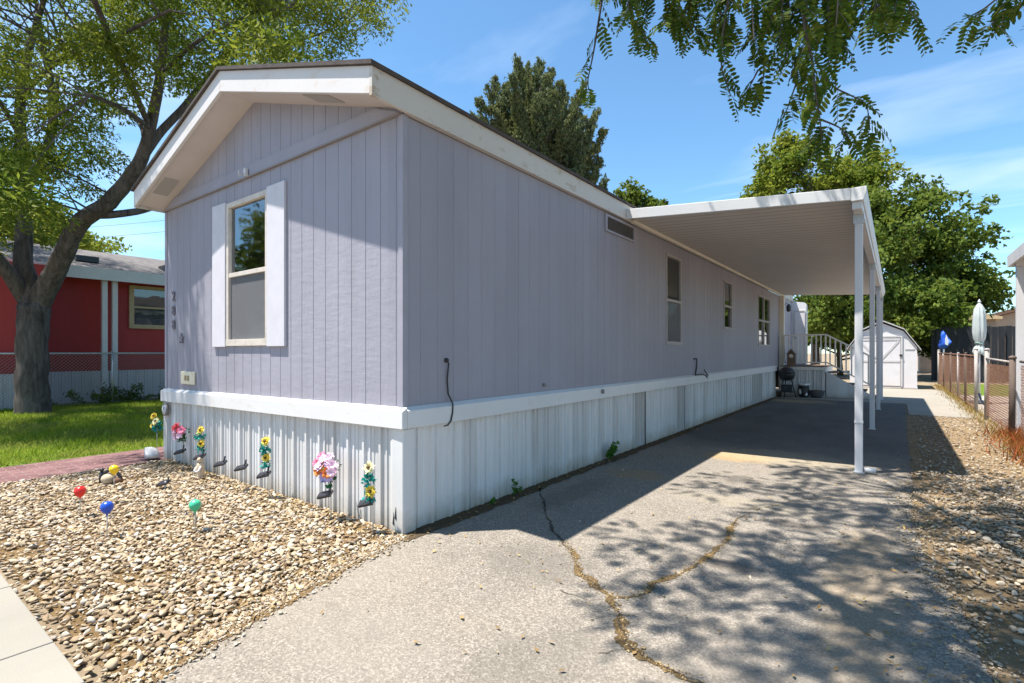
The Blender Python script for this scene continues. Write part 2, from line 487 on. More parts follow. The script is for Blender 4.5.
M['needle'] = leaf_mat('conifer_needles', [(0, (0.075, 0.105, 0.06)), (0.5, (0.14, 0.17, 0.09)), (1, (0.26, 0.265, 0.13))], 0.25, 0.6, (0.7, (0.15, 0.14, 0.05)))
M['weed'] = leaf_mat('weed_leaves', [(0, (0.04, 0.13, 0.02)), (1, (0.10, 0.24, 0.04))], 0.3)
M['bark'] = bark_mat('dark_bark', (0.05, 0.042, 0.038), (0.18, 0.155, 0.145))
M['bark_brown'] = bark_mat('brown_bark', (0.06, 0.045, 0.03), (0.17, 0.13, 0.09))
M['redwall'] = siding_mat('dark_red_siding', (0.44, 0.055, 0.052), (0.28, 0.04, 0.04))
M['tan'] = simple('tan_trim', (0.5, 0.37, 0.22), 0.1, 6, 0.6)
M['tanwall'] = simple('tan_stucco', (0.42, 0.31, 0.235), 0.08, 3, 0.85, bump=0.2)
M['brownroof'] = simple('brown_roof', (0.13, 0.075, 0.055), 0.2, 4, 0.9)
M['black'] = simple('black_plastic', (0.022, 0.022, 0.024), 0.2, 12, 0.4, spec=0.5)
M['darkbox'] = simple('dark_vent_hole', (0.03, 0.03, 0.032), 0.2, 12, 0.8)
M['cable'] = simple('black_cable', (0.03, 0.028, 0.028), 0.2, 12, 0.5)
M['galv'] = simple('galvanised_steel', (0.42, 0.43, 0.44), 0.12, 14, 0.45, 0.6)
M['rust'] = simple('rusty_steel', (0.16, 0.085, 0.055), 0.35, 9, 0.8, 0.2, dirt=(0.26, 0.12, 0.06), dirt_amt=0.7)
M['postgrey'] = simple('weathered_post', (0.34, 0.31, 0.29), 0.2, 7, 0.8, 0.1, bump=0.3, dirt=(0.16, 0.11, 0.08), dirt_amt=0.6, stretch=(1, 1, 0.2))
M['postdark'] = simple('dark_weathered_post', (0.12, 0.09, 0.075), 0.3, 7, 0.85, 0.1, bump=0.4, stretch=(1, 1, 0.2))
M['screen'] = simple('dark_screen_boards', (0.018, 0.02, 0.026), 0.3, 2, 0.8, stretch=(4, 4, 0.4))
M['deck'] = simple('brown_deck_boards', (0.17, 0.11, 0.075), 0.2, 6, 0.8)
M['rail'] = simple('taupe_rail_paint', (0.72, 0.67, 0.62), 0.08, 6, 0.6)
M['shed'] = simple('shed_wall_paint', (0.62, 0.595, 0.60), 0.05, 2, 0.55, dirt=(0.55, 0.5, 0.45), dirt_amt=0.3)
M['shedtrim'] = simple('shed_trim_paint', (0.50, 0.47, 0.46), 0.08, 3, 0.6)
M['shedroof'] = shingle_mat('pale_shed_shingles', (0.40, 0.38, 0.37), (0.5, 0.475, 0.46))
M['umbrella'] = simple('umbrella_cloth', (0.42, 0.46, 0.45), 0.08, 5, 0.8, bump=0.1)
M['umbrella_dark'] = simple('umbrella_cloth_stripe', (0.20, 0.30, 0.26), 0.1, 5, 0.8)
M['blue'] = simple('blue_cloth', (0.02, 0.09, 0.46), 0.15, 5, 0.5)
M['red_ball'] = simple('red_plastic', (0.72, 0.02, 0.015), 0.06, 8, 0.3, spec=0.5)
M['blue_ball'] = simple('blue_plastic', (0.012, 0.07, 0.48), 0.06, 8, 0.3, spec=0.5)
M['green_ball'] = simple('green_plastic', (0.06, 0.46, 0.25), 0.06, 8, 0.3, spec=0.5)
M['yellow_ball'] = simple('yellow_plastic', (0.85, 0.56, 0.015), 0.06, 8, 0.3, spec=0.5)
M['stake'] = simple('pale_stake', (0.5, 0.47, 0.42), 0.1, 8, 0.5)
M['solar'] = simple('solar_cell', (0.03, 0.03, 0.04), 0.3, 20, 0.25, spec=0.6)
M['petal_yellow'] = simple('yellow_petals', (0.80, 0.60, 0.08), 0.15, 20, 0.7)
M['petal_cream'] = simple('cream_petals', (0.85, 0.78, 0.45), 0.1, 20, 0.7)
M['petal_pink'] = simple('pink_petals', (0.72, 0.22, 0.34), 0.15, 20, 0.7)
M['petal_pale'] = simple('pale_pink_petals', (0.80, 0.55, 0.66), 0.1, 20, 0.7)
M['petal_orange'] = simple('orange_petals', (0.80, 0.26, 0.06), 0.15, 20, 0.7)
M['petal_lilac'] = simple('lilac_petals', (0.55, 0.45, 0.72), 0.15, 20, 0.7)
M['petal_red'] = simple('red_petals', (0.62, 0.07, 0.08), 0.15, 20, 0.7)
M['heart'] = simple('flower_heart', (0.10, 0.045, 0.015), 0.3, 40, 0.9)
M['teal'] = simple('teal_leaves', (0.01, 0.26, 0.22), 0.25, 20, 0.7)
M['fakegreen'] = simple('dark_green_leaves', (0.025, 0.12, 0.035), 0.25, 20, 0.7)
M['stonewhite'] = simple('white_stone', (0.62, 0.60, 0.60), 0.12, 9, 0.85, bump=0.5, bscale=30)
M['statuette'] = simple('tan_stoneware', (0.48, 0.38, 0.27), 0.3, 14, 0.8, bump=0.4)
M['plaque'] = simple('cream_plastic', (0.74, 0.66, 0.50), 0.06, 6, 0.5)
M['plaque_mark'] = simple('brown_mark', (0.32, 0.24, 0.14), 0.2, 14, 0.6)
M['number'] = simple('grey_metal_number', (0.19, 0.18, 0.21), 0.2, 14, 0.5, 0.2)
M['lamp_glass'] = simple('lantern_glass', (0.45, 0.45, 0.42), 0.1, 6, 0.2)
M['greypot'] = simple('grey_pot', (0.09, 0.09, 0.095), 0.2, 9, 0.7)
M['wire'] = simple('power_wire', (0.05, 0.05, 0.055), 0.1, 3, 0.6)
M['yardgravel'] = soil_mat('pale_yard_gravel', (0.3, 0.24, 0.19), (0.42, 0.35, 0.29), (0.5, 0.43, 0.36), 6)
M['roofmetal'] = simple('carport_roof_metal', (0.60, 0.60, 0.61), 0.08, 4, 0.45, 0.1, dirt=(0.35, 0.3, 0.25), dirt_amt=0.4)
M['csoffit'] = soffit_mat('carport_pan_metal', (0.60, 0.555, 0.52), 0.2, 1)


# ------------------------------------------------------------------ mesh helpers
class MB:
    def __init__(self):
        self.v, self.f, self.mi, self.sm = [], [], [], []

    def add(self, vs, fs, mi=0, smooth=False):
        o = len(self.v)
        self.v += [tuple(v) for v in vs]
        for f in fs:
            self.f.append(tuple(i + o for i in f)); self.mi.append(mi); self.sm.append(smooth)
        return self

    def box(self, x0, x1, y0, y1, z0, z1, mi=0):
        vs = [(x0, y0, z0), (x1, y0, z0), (x1, y1, z0), (x0, y1, z0), (x0, y0, z1), (x1, y0, z1), (x1, y1, z1), (x0, y1, z1)]
        return self.add(vs, [(3, 2, 1, 0), (4, 5, 6, 7), (0, 1, 5, 4), (1, 2, 6, 5), (2, 3, 7, 6), (3, 0, 4, 7)], mi)

    def bar(self, p, q, w, h, mi=0, up=(0, 0, 1)):
        """box bar from p to q, width w sideways and h along up"""
        p, q = Vector(p), Vector(q)
        d = (q - p).normalized()
        s = d.cross(Vector(up))
        if s.length < 1e-4:
            s = d.cross(Vector((0, 1, 0)))
        s.normalize()
        u = s.cross(d).normalized()
        vs = []
        for c in (p, q):
            for a, b in ((-1, -1), (1, -1), (1, 1), (-1, 1)):
                vs.append(c + s * (a * w / 2) + u * (b * h / 2))
        return self.add(vs, [(0, 1, 2, 3), (7, 6, 5, 4), (0, 4, 5, 1), (1, 5, 6, 2), (2, 6, 7, 3), (3, 7, 4, 0)], mi)

    def tube(self, pts, rad, n=8, mi=0, caps=True):
        pts = [Vector(p) for p in pts]
        if not isinstance(rad, (list, tuple)):
            rad = [rad] * len(pts)
        vs, fs = [], []
        ref = None
        for i, p in enumerate(pts):
            d = (pts[min(i + 1, len(pts) - 1)] - pts[max(i - 1, 0)])
            d = d.normalized() if d.length > 1e-9 else Vector((0, 0, 1))
            if ref is None:
                ref = d.orthogonal().normalized()
            a = (ref - d * ref.dot(d))
            a = a.normalized() if a.length > 1e-6 else d.orthogonal().normalized()
            ref = a
            b = d.cross(a)
            for j in range(n):
                t = 2 * PI * j / n
                vs.append(p + (a * math.cos(t) + b * math.sin(t)) * rad[i])
        for i in range(len(pts) - 1):
            for j in range(n):
                k = (j + 1) % n
                fs.append((i * n + j, i * n + k, (i + 1) * n + k, (i + 1) * n + j))
        if caps:
            fs.append(tuple(range(n - 1, -1, -1)))
            fs.append(tuple((len(pts) - 1) * n + j for j in range(n)))
        return self.add(vs, fs, mi, n > 4)

    def lathe(self, c, prof, n=16, mi=0, sx=1.0, sy=1.0):
        vs, fs = [], []
        for r, z in prof:
            for j in range(n):
                t = 2 * PI * j / n
                vs.append((c[0] + r * math.cos(t) * sx, c[1] + r * math.sin(t) * sy, c[2] + z))
        for i in range(len(prof) - 1):
            for j in range(n):
                k = (j + 1) % n
                fs.append((i * n + j, i * n + k, (i + 1) * n + k, (i + 1) * n + j))
        fs.append(tuple(range(n - 1, -1, -1)))
        fs.append(tuple((len(prof) - 1) * n + j for j in range(n)))
        return self.add(vs, fs, mi, True)

    def ball(self, c, r, n=14, mi=0, sz=1.0, sx=1.0, sy=1.0):
        prof = [(max(1e-4, r * math.sin(PI * i / n)), -r * sz * math.cos(PI * i / n)) for i in range(n + 1)]
        return self.lathe(c, prof, n, mi, sx, sy)

    def prism(self, poly, axis, a, b, mi=0):
        """extrude a 2D polygon along axis ('x','y','z') from a to b"""
        def pt(u, v, t):
            return {'x': (t, u, v), 'y': (u, t, v), 'z': (u, v, t)}[axis]
        n = len(poly)
        vs = [pt(u, v, a) for u, v in poly] + [pt(u, v, b) for u, v in poly]
        fs = [tuple(range(n - 1, -1, -1)), tuple(range(n, 2 * n))]
        fs += [(i, (i + 1) % n, n + (i + 1) % n, n + i) for i in range(n)]
        return self.add(vs, fs, mi)

    def quad(self, a, b, c, d, mi=0):
        return self.add([a, b, c, d], [(0, 1, 2, 3)], mi)

    def build(self, name, mats, parent=None, origin=None, bevel=0.0):
        me = bpy.data.meshes.new(name)
        vs = np.array(self.v, dtype=float)
        if origin is None:
            if parent is not None:
                origin = Vector(parent['_w'])
            else:
                origin = Vector(((vs[:, 0].min() + vs[:, 0].max()) / 2, (vs[:, 1].min() + vs[:, 1].max()) / 2, vs[:, 2].min()))
        o3 = np.array(origin)
        me.from_pydata([tuple(v) for v in (vs - o3)], [], self.f)
        if not isinstance(mats, (list, tuple)):
            mats = [mats]
        for m in mats:
            me.materials.append(m)
        me.polygons.foreach_set('material_index', self.mi)
        me.polygons.foreach_set('use_smooth', self.sm)
        import bmesh
        bm = bmesh.new(); bm.from_mesh(me)
        bmesh.ops.recalc_face_normals(bm, faces=bm.faces)
        bm.to_mesh(me); bm.free()
        me.update()
        ob = bpy.data.objects.new(name, me)
        COL.objects.link(ob)
        place(ob, origin, parent)
        if bevel:
            b = ob.modifiers.new('bevel', 'BEVEL'); b.width = bevel; b.segments = 2; b.limit_method = 'ANGLE'
        return ob


def place(ob, origin, parent):
    ob['_w'] = tuple(origin)
    if parent is not None:
        ob.parent = parent
        ob.location = Vector(origin) - Vector(parent['_w'])
    else:
        ob.location = Vector(origin)


def mesh_np(name, V, F, mat, parent=None, origin=(0, 0, 0), smooth=False):
    """bulk mesh: V (n,3), F (m,k) of one face size"""
    V = np.asarray(V, dtype=np.float32) - np.array(origin, dtype=np.float32)
    F = np.asarray(F, dtype=np.int32)
    me = bpy.data.meshes.new(name)
    me.vertices.add(len(V)); me.vertices.foreach_set('co', V.ravel())
    k = F.shape[1]
    me.loops.add(F.size); me.loops.foreach_set('vertex_index', F.ravel())
    me.polygons.add(len(F))
    me.polygons.foreach_set('loop_start', np.arange(0, F.size, k, dtype=np.int32))
    me.polygons.foreach_set('loop_total', np.full(len(F), k, dtype=np.int32))
    if smooth:
        me.polygons.foreach_set('use_smooth', np.ones(len(F), dtype=bool))
    me.update(calc_edges=True)
    me.validate()
    me.materials.append(mat)
    ob = bpy.data.objects.new(name, me)
    COL.objects.link(ob)
    place(ob, origin, parent)
    return ob


def tag(o, label=None, cat=None, group=None, kind=None):
    if label: o['label'] = label
    if cat: o['category'] = cat
    if group: o['group'] = group
    if kind: o['kind'] = kind
    return o


def thing(name, loc, label, cat, group=None):
    o = bpy.data.objects.new(name, None)
    o.empty_display_size = 0.2
    COL.objects.link(o)
    place(o, loc, None)
    return tag(o, label, cat, group)


def copy_tree(o, loc=None, rz=0.0, parent=None, scale=1.0):
    c = o.copy()
    COL.objects.link(c)
    if parent is not None:
        c.parent = parent
    else:
        c.location = loc
        c.rotation_euler = (0, 0, rz)
        c.scale = (scale, scale, scale)
    for ch in list(o.children):
        copy_tree(ch, parent=c)
    return c


def structure(o):
    o['kind'] = 'structure'
    return o


def sheet(name, poly, z, mat, kind='structure'):
    me = bpy.data.meshes.new(name)
    me.from_pydata([(x, y, z) for x, y in poly], [], [tuple(range(len(poly)))])
    me.materials.append(mat)
    import bmesh
    bm = bmesh.new(); bm.from_mesh(me)
    bmesh.ops.triangulate(bm, faces=bm.faces)
    bmesh.ops.recalc_face_normals(bm, faces=bm.faces)
    for f in bm.faces:
        if f.normal.z < 0: f.normal_flip()
    bm.to_mesh(me); bm.free()
    o = bpy.data.objects.new(name, me)
    COL.objects.link(o); o['_w'] = (0, 0, 0)
    o['kind'] = kind
    return o


def rough_line(p, q, step, amp, seed=0):
    rr = random.Random(seed)
    p, q = Vector(p), Vector(q)
    n = max(2, int((q - p).length / step))
    d = (q - p).normalized(); s = Vector((-d.y, d.x))
    out = []
    a = 0.0
    for i in range(n):
        a = a * 0.5 + rr.uniform(-amp, amp)
        w = p + (q - p) * (i / n) + s * (a if i else 0)
        out.append((w.x, w.y))
    return out


# ------------------------------------------------------------------ ground sheets
g = MB(); g.quad((-400, -400, -0.012), (400, -400, -0.012), (400, 600, -0.012), (-400, 600, -0.012))
structure(g.build('ground', M['ground'], origin=(0, 0, 0)))

left_edge = [(0.66, -3.4), (0.56, -2.13)] + rough_line((0.55, -2.0), (0.26, -1.06), 0.08, 0.018, 1) + rough_line((0.25, -1.0), (0.05, -0.06), 0.08, 0.014, 2) + [(-0.02, 0.0), (-0.02, 15.8)]
right_edge = rough_line((3.45, 15.8), (3.4, 4.4), 0.05, 0.018, 3) + rough_line((3.4, 4.4), (3.36, 3.1), 0.025, 0.012, 4) + rough_line((3.36, 3.1), (3.43, 1.9), 0.025, 0.012, 14) + rough_line((3.43, 1.9), (3.56, 1.1), 0.022, 0.012, 5) + rough_line((3.56, 1.1), (3.6, 0.3), 0.022, 0.012, 15) + rough_line((3.62, 0.25), (4.4, -2.4), 0.04, 0.015, 6) + [(4.6, -3.4)]
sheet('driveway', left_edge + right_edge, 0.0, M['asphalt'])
sheet('street', [(-80, -3.62), (-80, -12), (80, -12), (80, -3.62)], -0.03 + 0.022, M['asphalt'])
kerb = MB(); kerb.box(-80, 0.4, -3.62, -3.44, -0.01, 0.03); kerb.box(4.9, 80, -3.62, -3.44, -0.01, 0.03)
structure(kerb.build('kerb', M['concrete'], origin=(0, 0, 0)))
# sidewalk slabs with a real joint gap
sw = MB()
x = 0.36
for i in range(16):
    w = 1.03 if i else 0.53
    sw.box(x - w + 0.008, x, -3.436, -2.155, -0.02, 0.03)
    x -= w
structure(sw.build('sidewalk', M['concrete'], origin=(0, 0, 0), bevel=0.006))

bed = [(-4.86, 0.35), (0.03, 0.35), (0.05, -0.05)] + rough_line((0.06, -0.1), (0.26, -1.06), 0.1, 0.012, 8) + rough_line((0.26, -1.06), (0.57, -2.15), 0.1, 0.012, 9) + [(-4.86, -2.15)]
sheet('rock_bed', bed, -0.006, M['bedsoil'])
sheet('gravel_strip', [(3.3, -2.4), (5.3, -2.4), (5.2, 2.0), (4.78, 4.0), (4.72, 12.6), (3.3, 12.6)], -0.006, M['gravelsoil'])
sheet('brick_path', [(-6.02, -2.15), (-4.87, -2.15), (-4.87, 14), (-6.02, 14)], 0.004, M['brick'])
sheet('lawn', [(-15.0, -2.15), (-6.03, -2.15), (-6.03, 16), (-15.0, 16)], -0.002, M['turf'])
# concrete walk to the shed, slabs with joints
wk = MB()
wk.box(0.2, 4.72, 15.82, 23.1, -0.02, 0.01)
for y0, y1 in ((12.66, 14.2), (14.21, 15.81)):
    wk.box(3.5, 4.72, y0, y1, -0.02, 0.01)
structure(wk.build('shed_walk', M['concrete_walk'], origin=(0, 0, 0)))
sheet('yard_next_door', [(4.95, 3), (30, 3), (30, 21), (4.95, 21)], -0.005, M['yardgravel'])
sheet('yard_grass', [(4.95, 21), (30, 21), (30, 29.5), (4.95, 29.5)], -0.005, M['turf'])


# cracks in the asphalt: ragged ribbons of dirt a few mm proud
def ribbon(name, pts, w, mat, z, seed, amp=0.35):
    rr = random.Random(seed)
    fine = []
    for a, b in zip(pts[:-1], pts[1:]):
        n = max(2, int((b - a).length / 0.014))
        for i in range(n):
            fine.append(a.lerp(b, i / n))
    fine.append(pts[-1])
    vs, fs = [], []
    off = 0
    ja = jb = .6
    for i, p in enumerate(fine):
        d = (fine[min(i + 1, len(fine) - 1)] - fine[max(0, i - 1)]).normalized()
        s = Vector((-d.y, d.x, 0))
        off = off * 0.85 + rr.uniform(-0.009, 0.009)
        base_w = w * min(1, 0.25 + (len(fine) - 1 - i) / 12) * (0.75 + 0.45 * math.sin(i * .13 + seed) + .25 * math.sin(i * .37))
        ja, jb = .7 * ja + .3 * rr.uniform(-.1, 1.3), .7 * jb + .3 * rr.uniform(-.1, 1.3)
        wa, wb = base_w * max(.08, ja), base_w * max(.08, jb)
        c = p + s * off
        vs += [(c.x + s.x * wa / 2, c.y + s.y * wa / 2, z), (c.x - s.x * wb / 2, c.y - s.y * wb / 2, z)]
        if i:
            k = 2 * i
            fs.append((k - 2, k - 1, k + 1, k))
    m = MB(); m.add(vs, fs)
    return structure(m.build(name, mat, origin=(0, 0, 0)))


main = [gnd(*p) for p in ((540, 488), (543, 505), (550, 525), (562, 540), (572, 552), (580, 573), (598, 589), (611, 597), (620, 618), (627, 642), (640, 656), (662, 668), (700, 684), (730, 700))]
ribbon('crack', main[:5], 0.035, M['crackdark'], 0.004, 21)
ribbon('crack', main[4:], 0.105, M['crack'], 0.004, 22, 0.45)
ribbon('crack', main[3:], 0.014, M['crackdark'], 0.0065, 27, 0.45)
ribbon('crack', [gnd(*p) for p in ((613, 598), (640, 596), (655, 584), (680, 575), (710, 556), (728, 540), (735, 522))], 0.06, M['crack'], 0.0045, 23, 0.5)
ribbon('crack', [gnd(*p) for p in ((592, 655), (620, 652), (650, 655))], 0.008, M['crackdark'], 0.005, 24)
ribbon('crack', [gnd(*p) for p in ((560, 590), (590, 600), (612, 598))], 0.007, M['crackdark'], 0.005, 25)
ribbon('crack', [gnd(*p) for p in ((735, 522), (760, 508), (800, 500), (850, 496))], 0.014, M['crack'], 0.005, 26)
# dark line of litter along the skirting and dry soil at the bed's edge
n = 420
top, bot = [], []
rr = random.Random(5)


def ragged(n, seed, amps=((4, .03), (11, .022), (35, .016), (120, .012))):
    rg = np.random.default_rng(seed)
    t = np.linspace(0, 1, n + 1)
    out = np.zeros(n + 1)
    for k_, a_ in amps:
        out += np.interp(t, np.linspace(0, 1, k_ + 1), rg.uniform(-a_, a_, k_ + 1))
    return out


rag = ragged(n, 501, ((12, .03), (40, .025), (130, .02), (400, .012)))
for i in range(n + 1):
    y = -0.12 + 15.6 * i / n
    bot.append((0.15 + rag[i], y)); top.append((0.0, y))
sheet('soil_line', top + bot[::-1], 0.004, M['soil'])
n = 240
a_, b_ = [], []
rag = ragged(n, 502)
for i in range(n + 1):
    t = i / n
    y = -0.1 - 2.0 * t
    xx = 0.07 + (0.5 if t < .01 else 0.49) * t
    a_.append((xx + 0.02 + rag[i], y)); b_.append((xx - 0.1, y))
sheet('soil_edge', a_ + b_[::-1], 0.0035, M['bedsoil'])


# ------------------------------------------------------------------ stones, grass, litter (stuff)
def ico():
    import bmesh
    bm = bmesh.new()
    bmesh.ops.create_icosphere(bm, subdivisions=2, radius=1)
    V = np.array([v.co[:] for v in bm.verts]); F = np.array([[v.index for v in f.verts] for f in bm.faces])
    bm.free()
    return V, F


ICO_V, ICO_F = ico()


def stones(name, pts, smin, smax, mat, label, cat, zoff=0.3, seed=3):
    rg = np.random.default_rng(seed)
    n = len(pts)
    s = smin + (smax - smin) * rg.random(n) ** 1.7
    V = np.repeat(ICO_V[None], n, 0)
    # lumpy: a few random plane directions push in
    for _ in range(7):
        d = rg.normal(size=(n, 3)); d /= np.linalg.norm(d, axis=1)[:, None]
        dot = np.einsum('nij,nj->ni', V, d)
        lim = rg.uniform(0.32, 0.75, (n, 1))
        V = V - np.maximum(dot - lim, 0)[:, :, None] * d[:, None, :] * 0.9
    ax = np.stack([rg.uniform(0.75, 1.5, n), rg.uniform(0.6, 1.1, n), rg.uniform(0.3, 0.7, n)], 1)
    V = V * ax[:, None, :] * (s * .62)[:, None, None]
    a = rg.random(n) * 2 * PI; t = rg.normal(0, 0.35, n)
    ca, sa, ct, st = np.cos(a), np.sin(a), np.cos(t), np.sin(t)
    x_, y_, z_ = V[..., 0], V[..., 1], V[..., 2]
    x1 = x_ * ct[:, None] + z_ * st[:, None]; z1 = -x_ * st[:, None] + z_ * ct[:, None]
    X = x1 * ca[:, None] - y_ * sa[:, None]; Y = x1 * sa[:, None] + y_ * ca[:, None]
    P = np.stack([X + pts[:, 0:1], Y + pts[:, 1:2], z1 + (s * zoff)[:, None] * 0.5 + pts[:, 2:3]], 2)
    F = (ICO_F[None] + (np.arange(n) * len(ICO_V))[:, None, None]).reshape(-1, 3)
    o = mesh_np(name, P.reshape(-1, 3), F, mat, smooth=True)
    return tag(o, label, cat, kind='stuff')


def bed_right(y):
    return np.interp(-y, [0, 0.06, 1.06, 2.13], [0.0, 0.02, 0.22, 0.50])


P = []
rg = np.random.default_rng(31)
cell = 0.0255
xs = np.arange(-4.84, 0.6, cell); ys = np.arange(-2.14, 0.02, cell)
gx, gy = np.meshgrid(xs, ys)
gx = gx.ravel() + rg.uniform(-0.5, 0.5, gx.size) * cell; gy = gy.ravel() + rg.uniform(-0.5, 0.5, gy.size) * cell
br = bed_right(gy)
edge = np.minimum.reduce([br - gx, gy + 2.14, gx + 4.9])
keep_p = np.clip(0.30 + edge * 2.6, 0, 0.88)
# bare patches of soil inside the bed
bare = np.sin(gx * 3.1 + 1.7 * np.sin(gy * 2.3)) * np.sin(gy * 4.3 + gx * 1.3)
keep_p = np.where(bare > 0.72, keep_p * 0.6, keep_p)
ok = (gx < br + 0.07) & (rg.random(gx.size) < keep_p * np.where(gx > br - .12, rg.uniform(.2, 1.1, gx.size), 1)) & (gy < 0.0)
P = np.stack([gx[ok], gy[ok], rg.uniform(-0.006, 0.010, ok.sum())], 1)
stones('river_rock', P, 0.014, 0.050, M['pebble'], 'loose tan and white river rock filling the bed before the gable wall', 'rock', 0.35, 33)

gs = []
for c_, ya, yb in ((.031, -2.4, 5.5), (.05, 5.5, 12.6)):
    a1, a2 = np.meshgrid(np.arange(3.2, 5.3, c_), np.arange(ya, yb, c_))
    gs.append(np.stack([a1.ravel() + rg.uniform(-.5, .5, a1.size) * c_, a2.ravel() + rg.uniform(-.5, .5, a2.size) * c_]))
gx, gy = np.concatenate(gs, 1)
lo = np.interp(gy, [-2.4, 0.3, 1.9, 4.4, 12.6], [4.4, 3.62, 3.40, 3.40, 3.42]) + 0.07 * np.sin(gy * 3.1) + 0.03
hi = np.interp(gy, [-2.4, 2, 4, 12.6], [5.3, 5.2, 4.75, 4.72])
patch = np.sin(gx * 2.7 + 0.9 * gy) * np.sin(gy * 1.9 + 0.6) + 0.5 * np.sin(gx * 6.1 - gy * 3.3)
pr = np.clip(0.1 + (gx - lo) * 2.2, 0, 0.78) * np.where(gy < 2.0, np.clip(0.65 + 0.6 * patch, 0.12, 1), 1) * np.where(gy < 7, 1, 0.75)
ok = (gx > lo - 0.06) & (gx < hi) & (rg.random(gx.size) < pr)
P = np.stack([gx[ok], gy[ok], rg.uniform(-0.006, 0.008, ok.sum())], 1)
stones('gravel', P, 0.015, 0.048, M['gravel'], 'grey gravel strip between the driveway and the chain link fence', 'gravel', 0.35, 35)


def blades(name, pts, hmin, hmax, w, mat, label, cat, lean=0.5, seed=4, parent=None, origin=(0, 0, 0)):
    rg = np.random.default_rng(seed)
    n = len(pts)
    h = rg.uniform(hmin, hmax, n)
    a = rg.random(n) * 2 * PI
    dx, dy = np.cos(a), np.sin(a)
    l = rg.normal(0, lean, (n, 2)) * h[:, None]
    B0 = pts + np.stack([dx * w / 2, dy * w / 2, np.zeros(n)], 1)
    B1 = pts - np.stack([dx * w / 2, dy * w / 2, np.zeros(n)], 1)
    T = pts + np.stack([l[:, 0], l[:, 1], h], 1)
    V = np.stack([B0, B1, T], 1).reshape(-1, 3)
    F = np.arange(3 * n).reshape(-1, 3)
    o = mesh_np(name, V, F, mat, parent, origin)
    if parent is None:
        tag(o, label, cat, kind='stuff')
    return o


n = 90000
px_ = rg.uniform(-15.0, -6.05, n); py_ = rg.uniform(-2.1, 7.0, n)
wgt = 0.55 + 0.45 * np.sin(px_ * 2.1 + np.sin(py_ * 1.7) * 2) * np.sin(py_ * 2.6)
ok = rg.random(n) < 0.5 + 0.5 * wgt
blades('lawn_grass', np.stack([px_[ok], py_[ok], np.zeros(ok.sum())], 1), 0.04, 0.10, 0.016, M['grass'], 'green grass growing on the lawn beside the brick path', 'grass', 0.5)
# ragged dry grass at the foot of the fence and along the gravel
n = 2600
yy = rg.uniform(2.0, 27, n) ** 1.0
xx = 4.83 + rg.normal(0, 0.13, n) - 0.05
blades('dry_weeds', np.stack([xx, yy, np.zeros(n)], 1), 0.04, 0.17, 0.012, M['drygrass'], 'straw coloured dry weeds along the foot of the fence', 'weeds', 0.5, 6)
n = 1600
yy = rg.uniform(6.5, 10.0, n); xx = 5.0 + rg.normal(0, 0.2, n)
blades('rusty_weeds', np.stack([xx, yy, np.zeros(n)], 1), 0.04, 0.30, 0.022, M['redleaf'], 'rusty red weeds at the near end of the fence', 'weeds', 0.55, 7)


def flat_leaves(name, pts, s, mat, label, cat, seed):
    rg = np.random.default_rng(seed)
    n = len(pts)
    a = rg.random(n) * 2 * PI
    u = np.stack([np.cos(a), np.sin(a), rg.normal(0, .25, n)], 1); v = np.stack([-np.sin(a), np.cos(a), rg.normal(0, .25, n)], 1)
    s = s * rg.uniform(0.5, 1.4, n)[:, None]
    z = np.array([0, 0, 1.0]) * 0.012
    V = np.stack([pts - u * s + z, pts + v * s * .4 + z, pts + u * s + z, pts - v * s * .4 + z], 1).reshape(-1, 3)
    o = mesh_np(name, V, np.arange(4 * n).reshape(-1, 4), mat)
    return tag(o, label, cat, kind='stuff')


pts = [np.stack([rg.uniform(0.02, 0.22, 500), rg.uniform(0, 14, 500), np.zeros(500) + .004], 1),
       np.stack([rg.normal(3.4, 0.16, 420), rg.uniform(-0.5, 6, 420), np.zeros(420) + .008], 1),
       np.stack([rg.uniform(3.5, 4.9, 420), rg.uniform(-0.5, 10, 420), np.zeros(420) + .03], 1),
       np.stack([rg.uniform(0.3, 3.3, 260), rg.uniform(-1.5, 7, 260), np.zeros(260) + .002], 1),
       np.stack([rg.uniform(-4.7, 0, 420), -0.05 - np.abs(rg.normal(0, 0.13, 420)), np.zeros(420) + .02], 1),
       np.stack([rg.uniform(-4.7, 0.2, 260), rg.uniform(-2.1, 0, 260), np.zeros(260) + .03], 1)]
flat_leaves('leaf_litter', np.concatenate(pts), 0.018, M['litter'], 'scattered dry leaf litter on the driveway and gravel', 'leaf litter', 9)
# sandy grit lying in and beside the cracks, and along the broken right edge of the drive
pp = []
for line in (main[3:], [gnd(*p) for p in ((613, 598), (640, 596), (655, 584), (680, 575), (710, 556), (728, 540), (735, 522))]):
    for a, b in zip(line[:-1], line[1:]):
        k_ = int((b - a).length * 330)
        t_ = rg.random(k_)
        pp.append(np.stack([a.x + (b.x - a.x) * t_ + rg.normal(0, .022, k_), a.y + (b.y - a.y) * t_ + rg.normal(0, .022, k_), np.zeros(k_) + .003], 1))
stones('crack_grit', np.concatenate(pp), 0.004, 0.013, M['crackgrit'], 'ochre grit and dry weed crumbs filling the driveway cracks', 'grit', 0.5, 39)
n = 3000
gy = rg.uniform(-1.5, 4.6, n); gx = np.interp(gy, [-2.4, .25, 1.1, 1.9, 3.1, 4.4], [4.4, 3.62, 3.56, 3.43, 3.36, 3.4]) + rg.normal(0, .07, n)
stones('drive_edge_grit', np.stack([gx, gy, np.zeros(n) + .002], 1), 0.005, 0.022, M['gravel'], 'fine grit along the broken right edge of the driveway', 'grit', 0.5, 40)
n = 3600
gy = rg.uniform(-2.12, -.02, n); gx = bed_right(gy) + rg.normal(.0, .065, n)
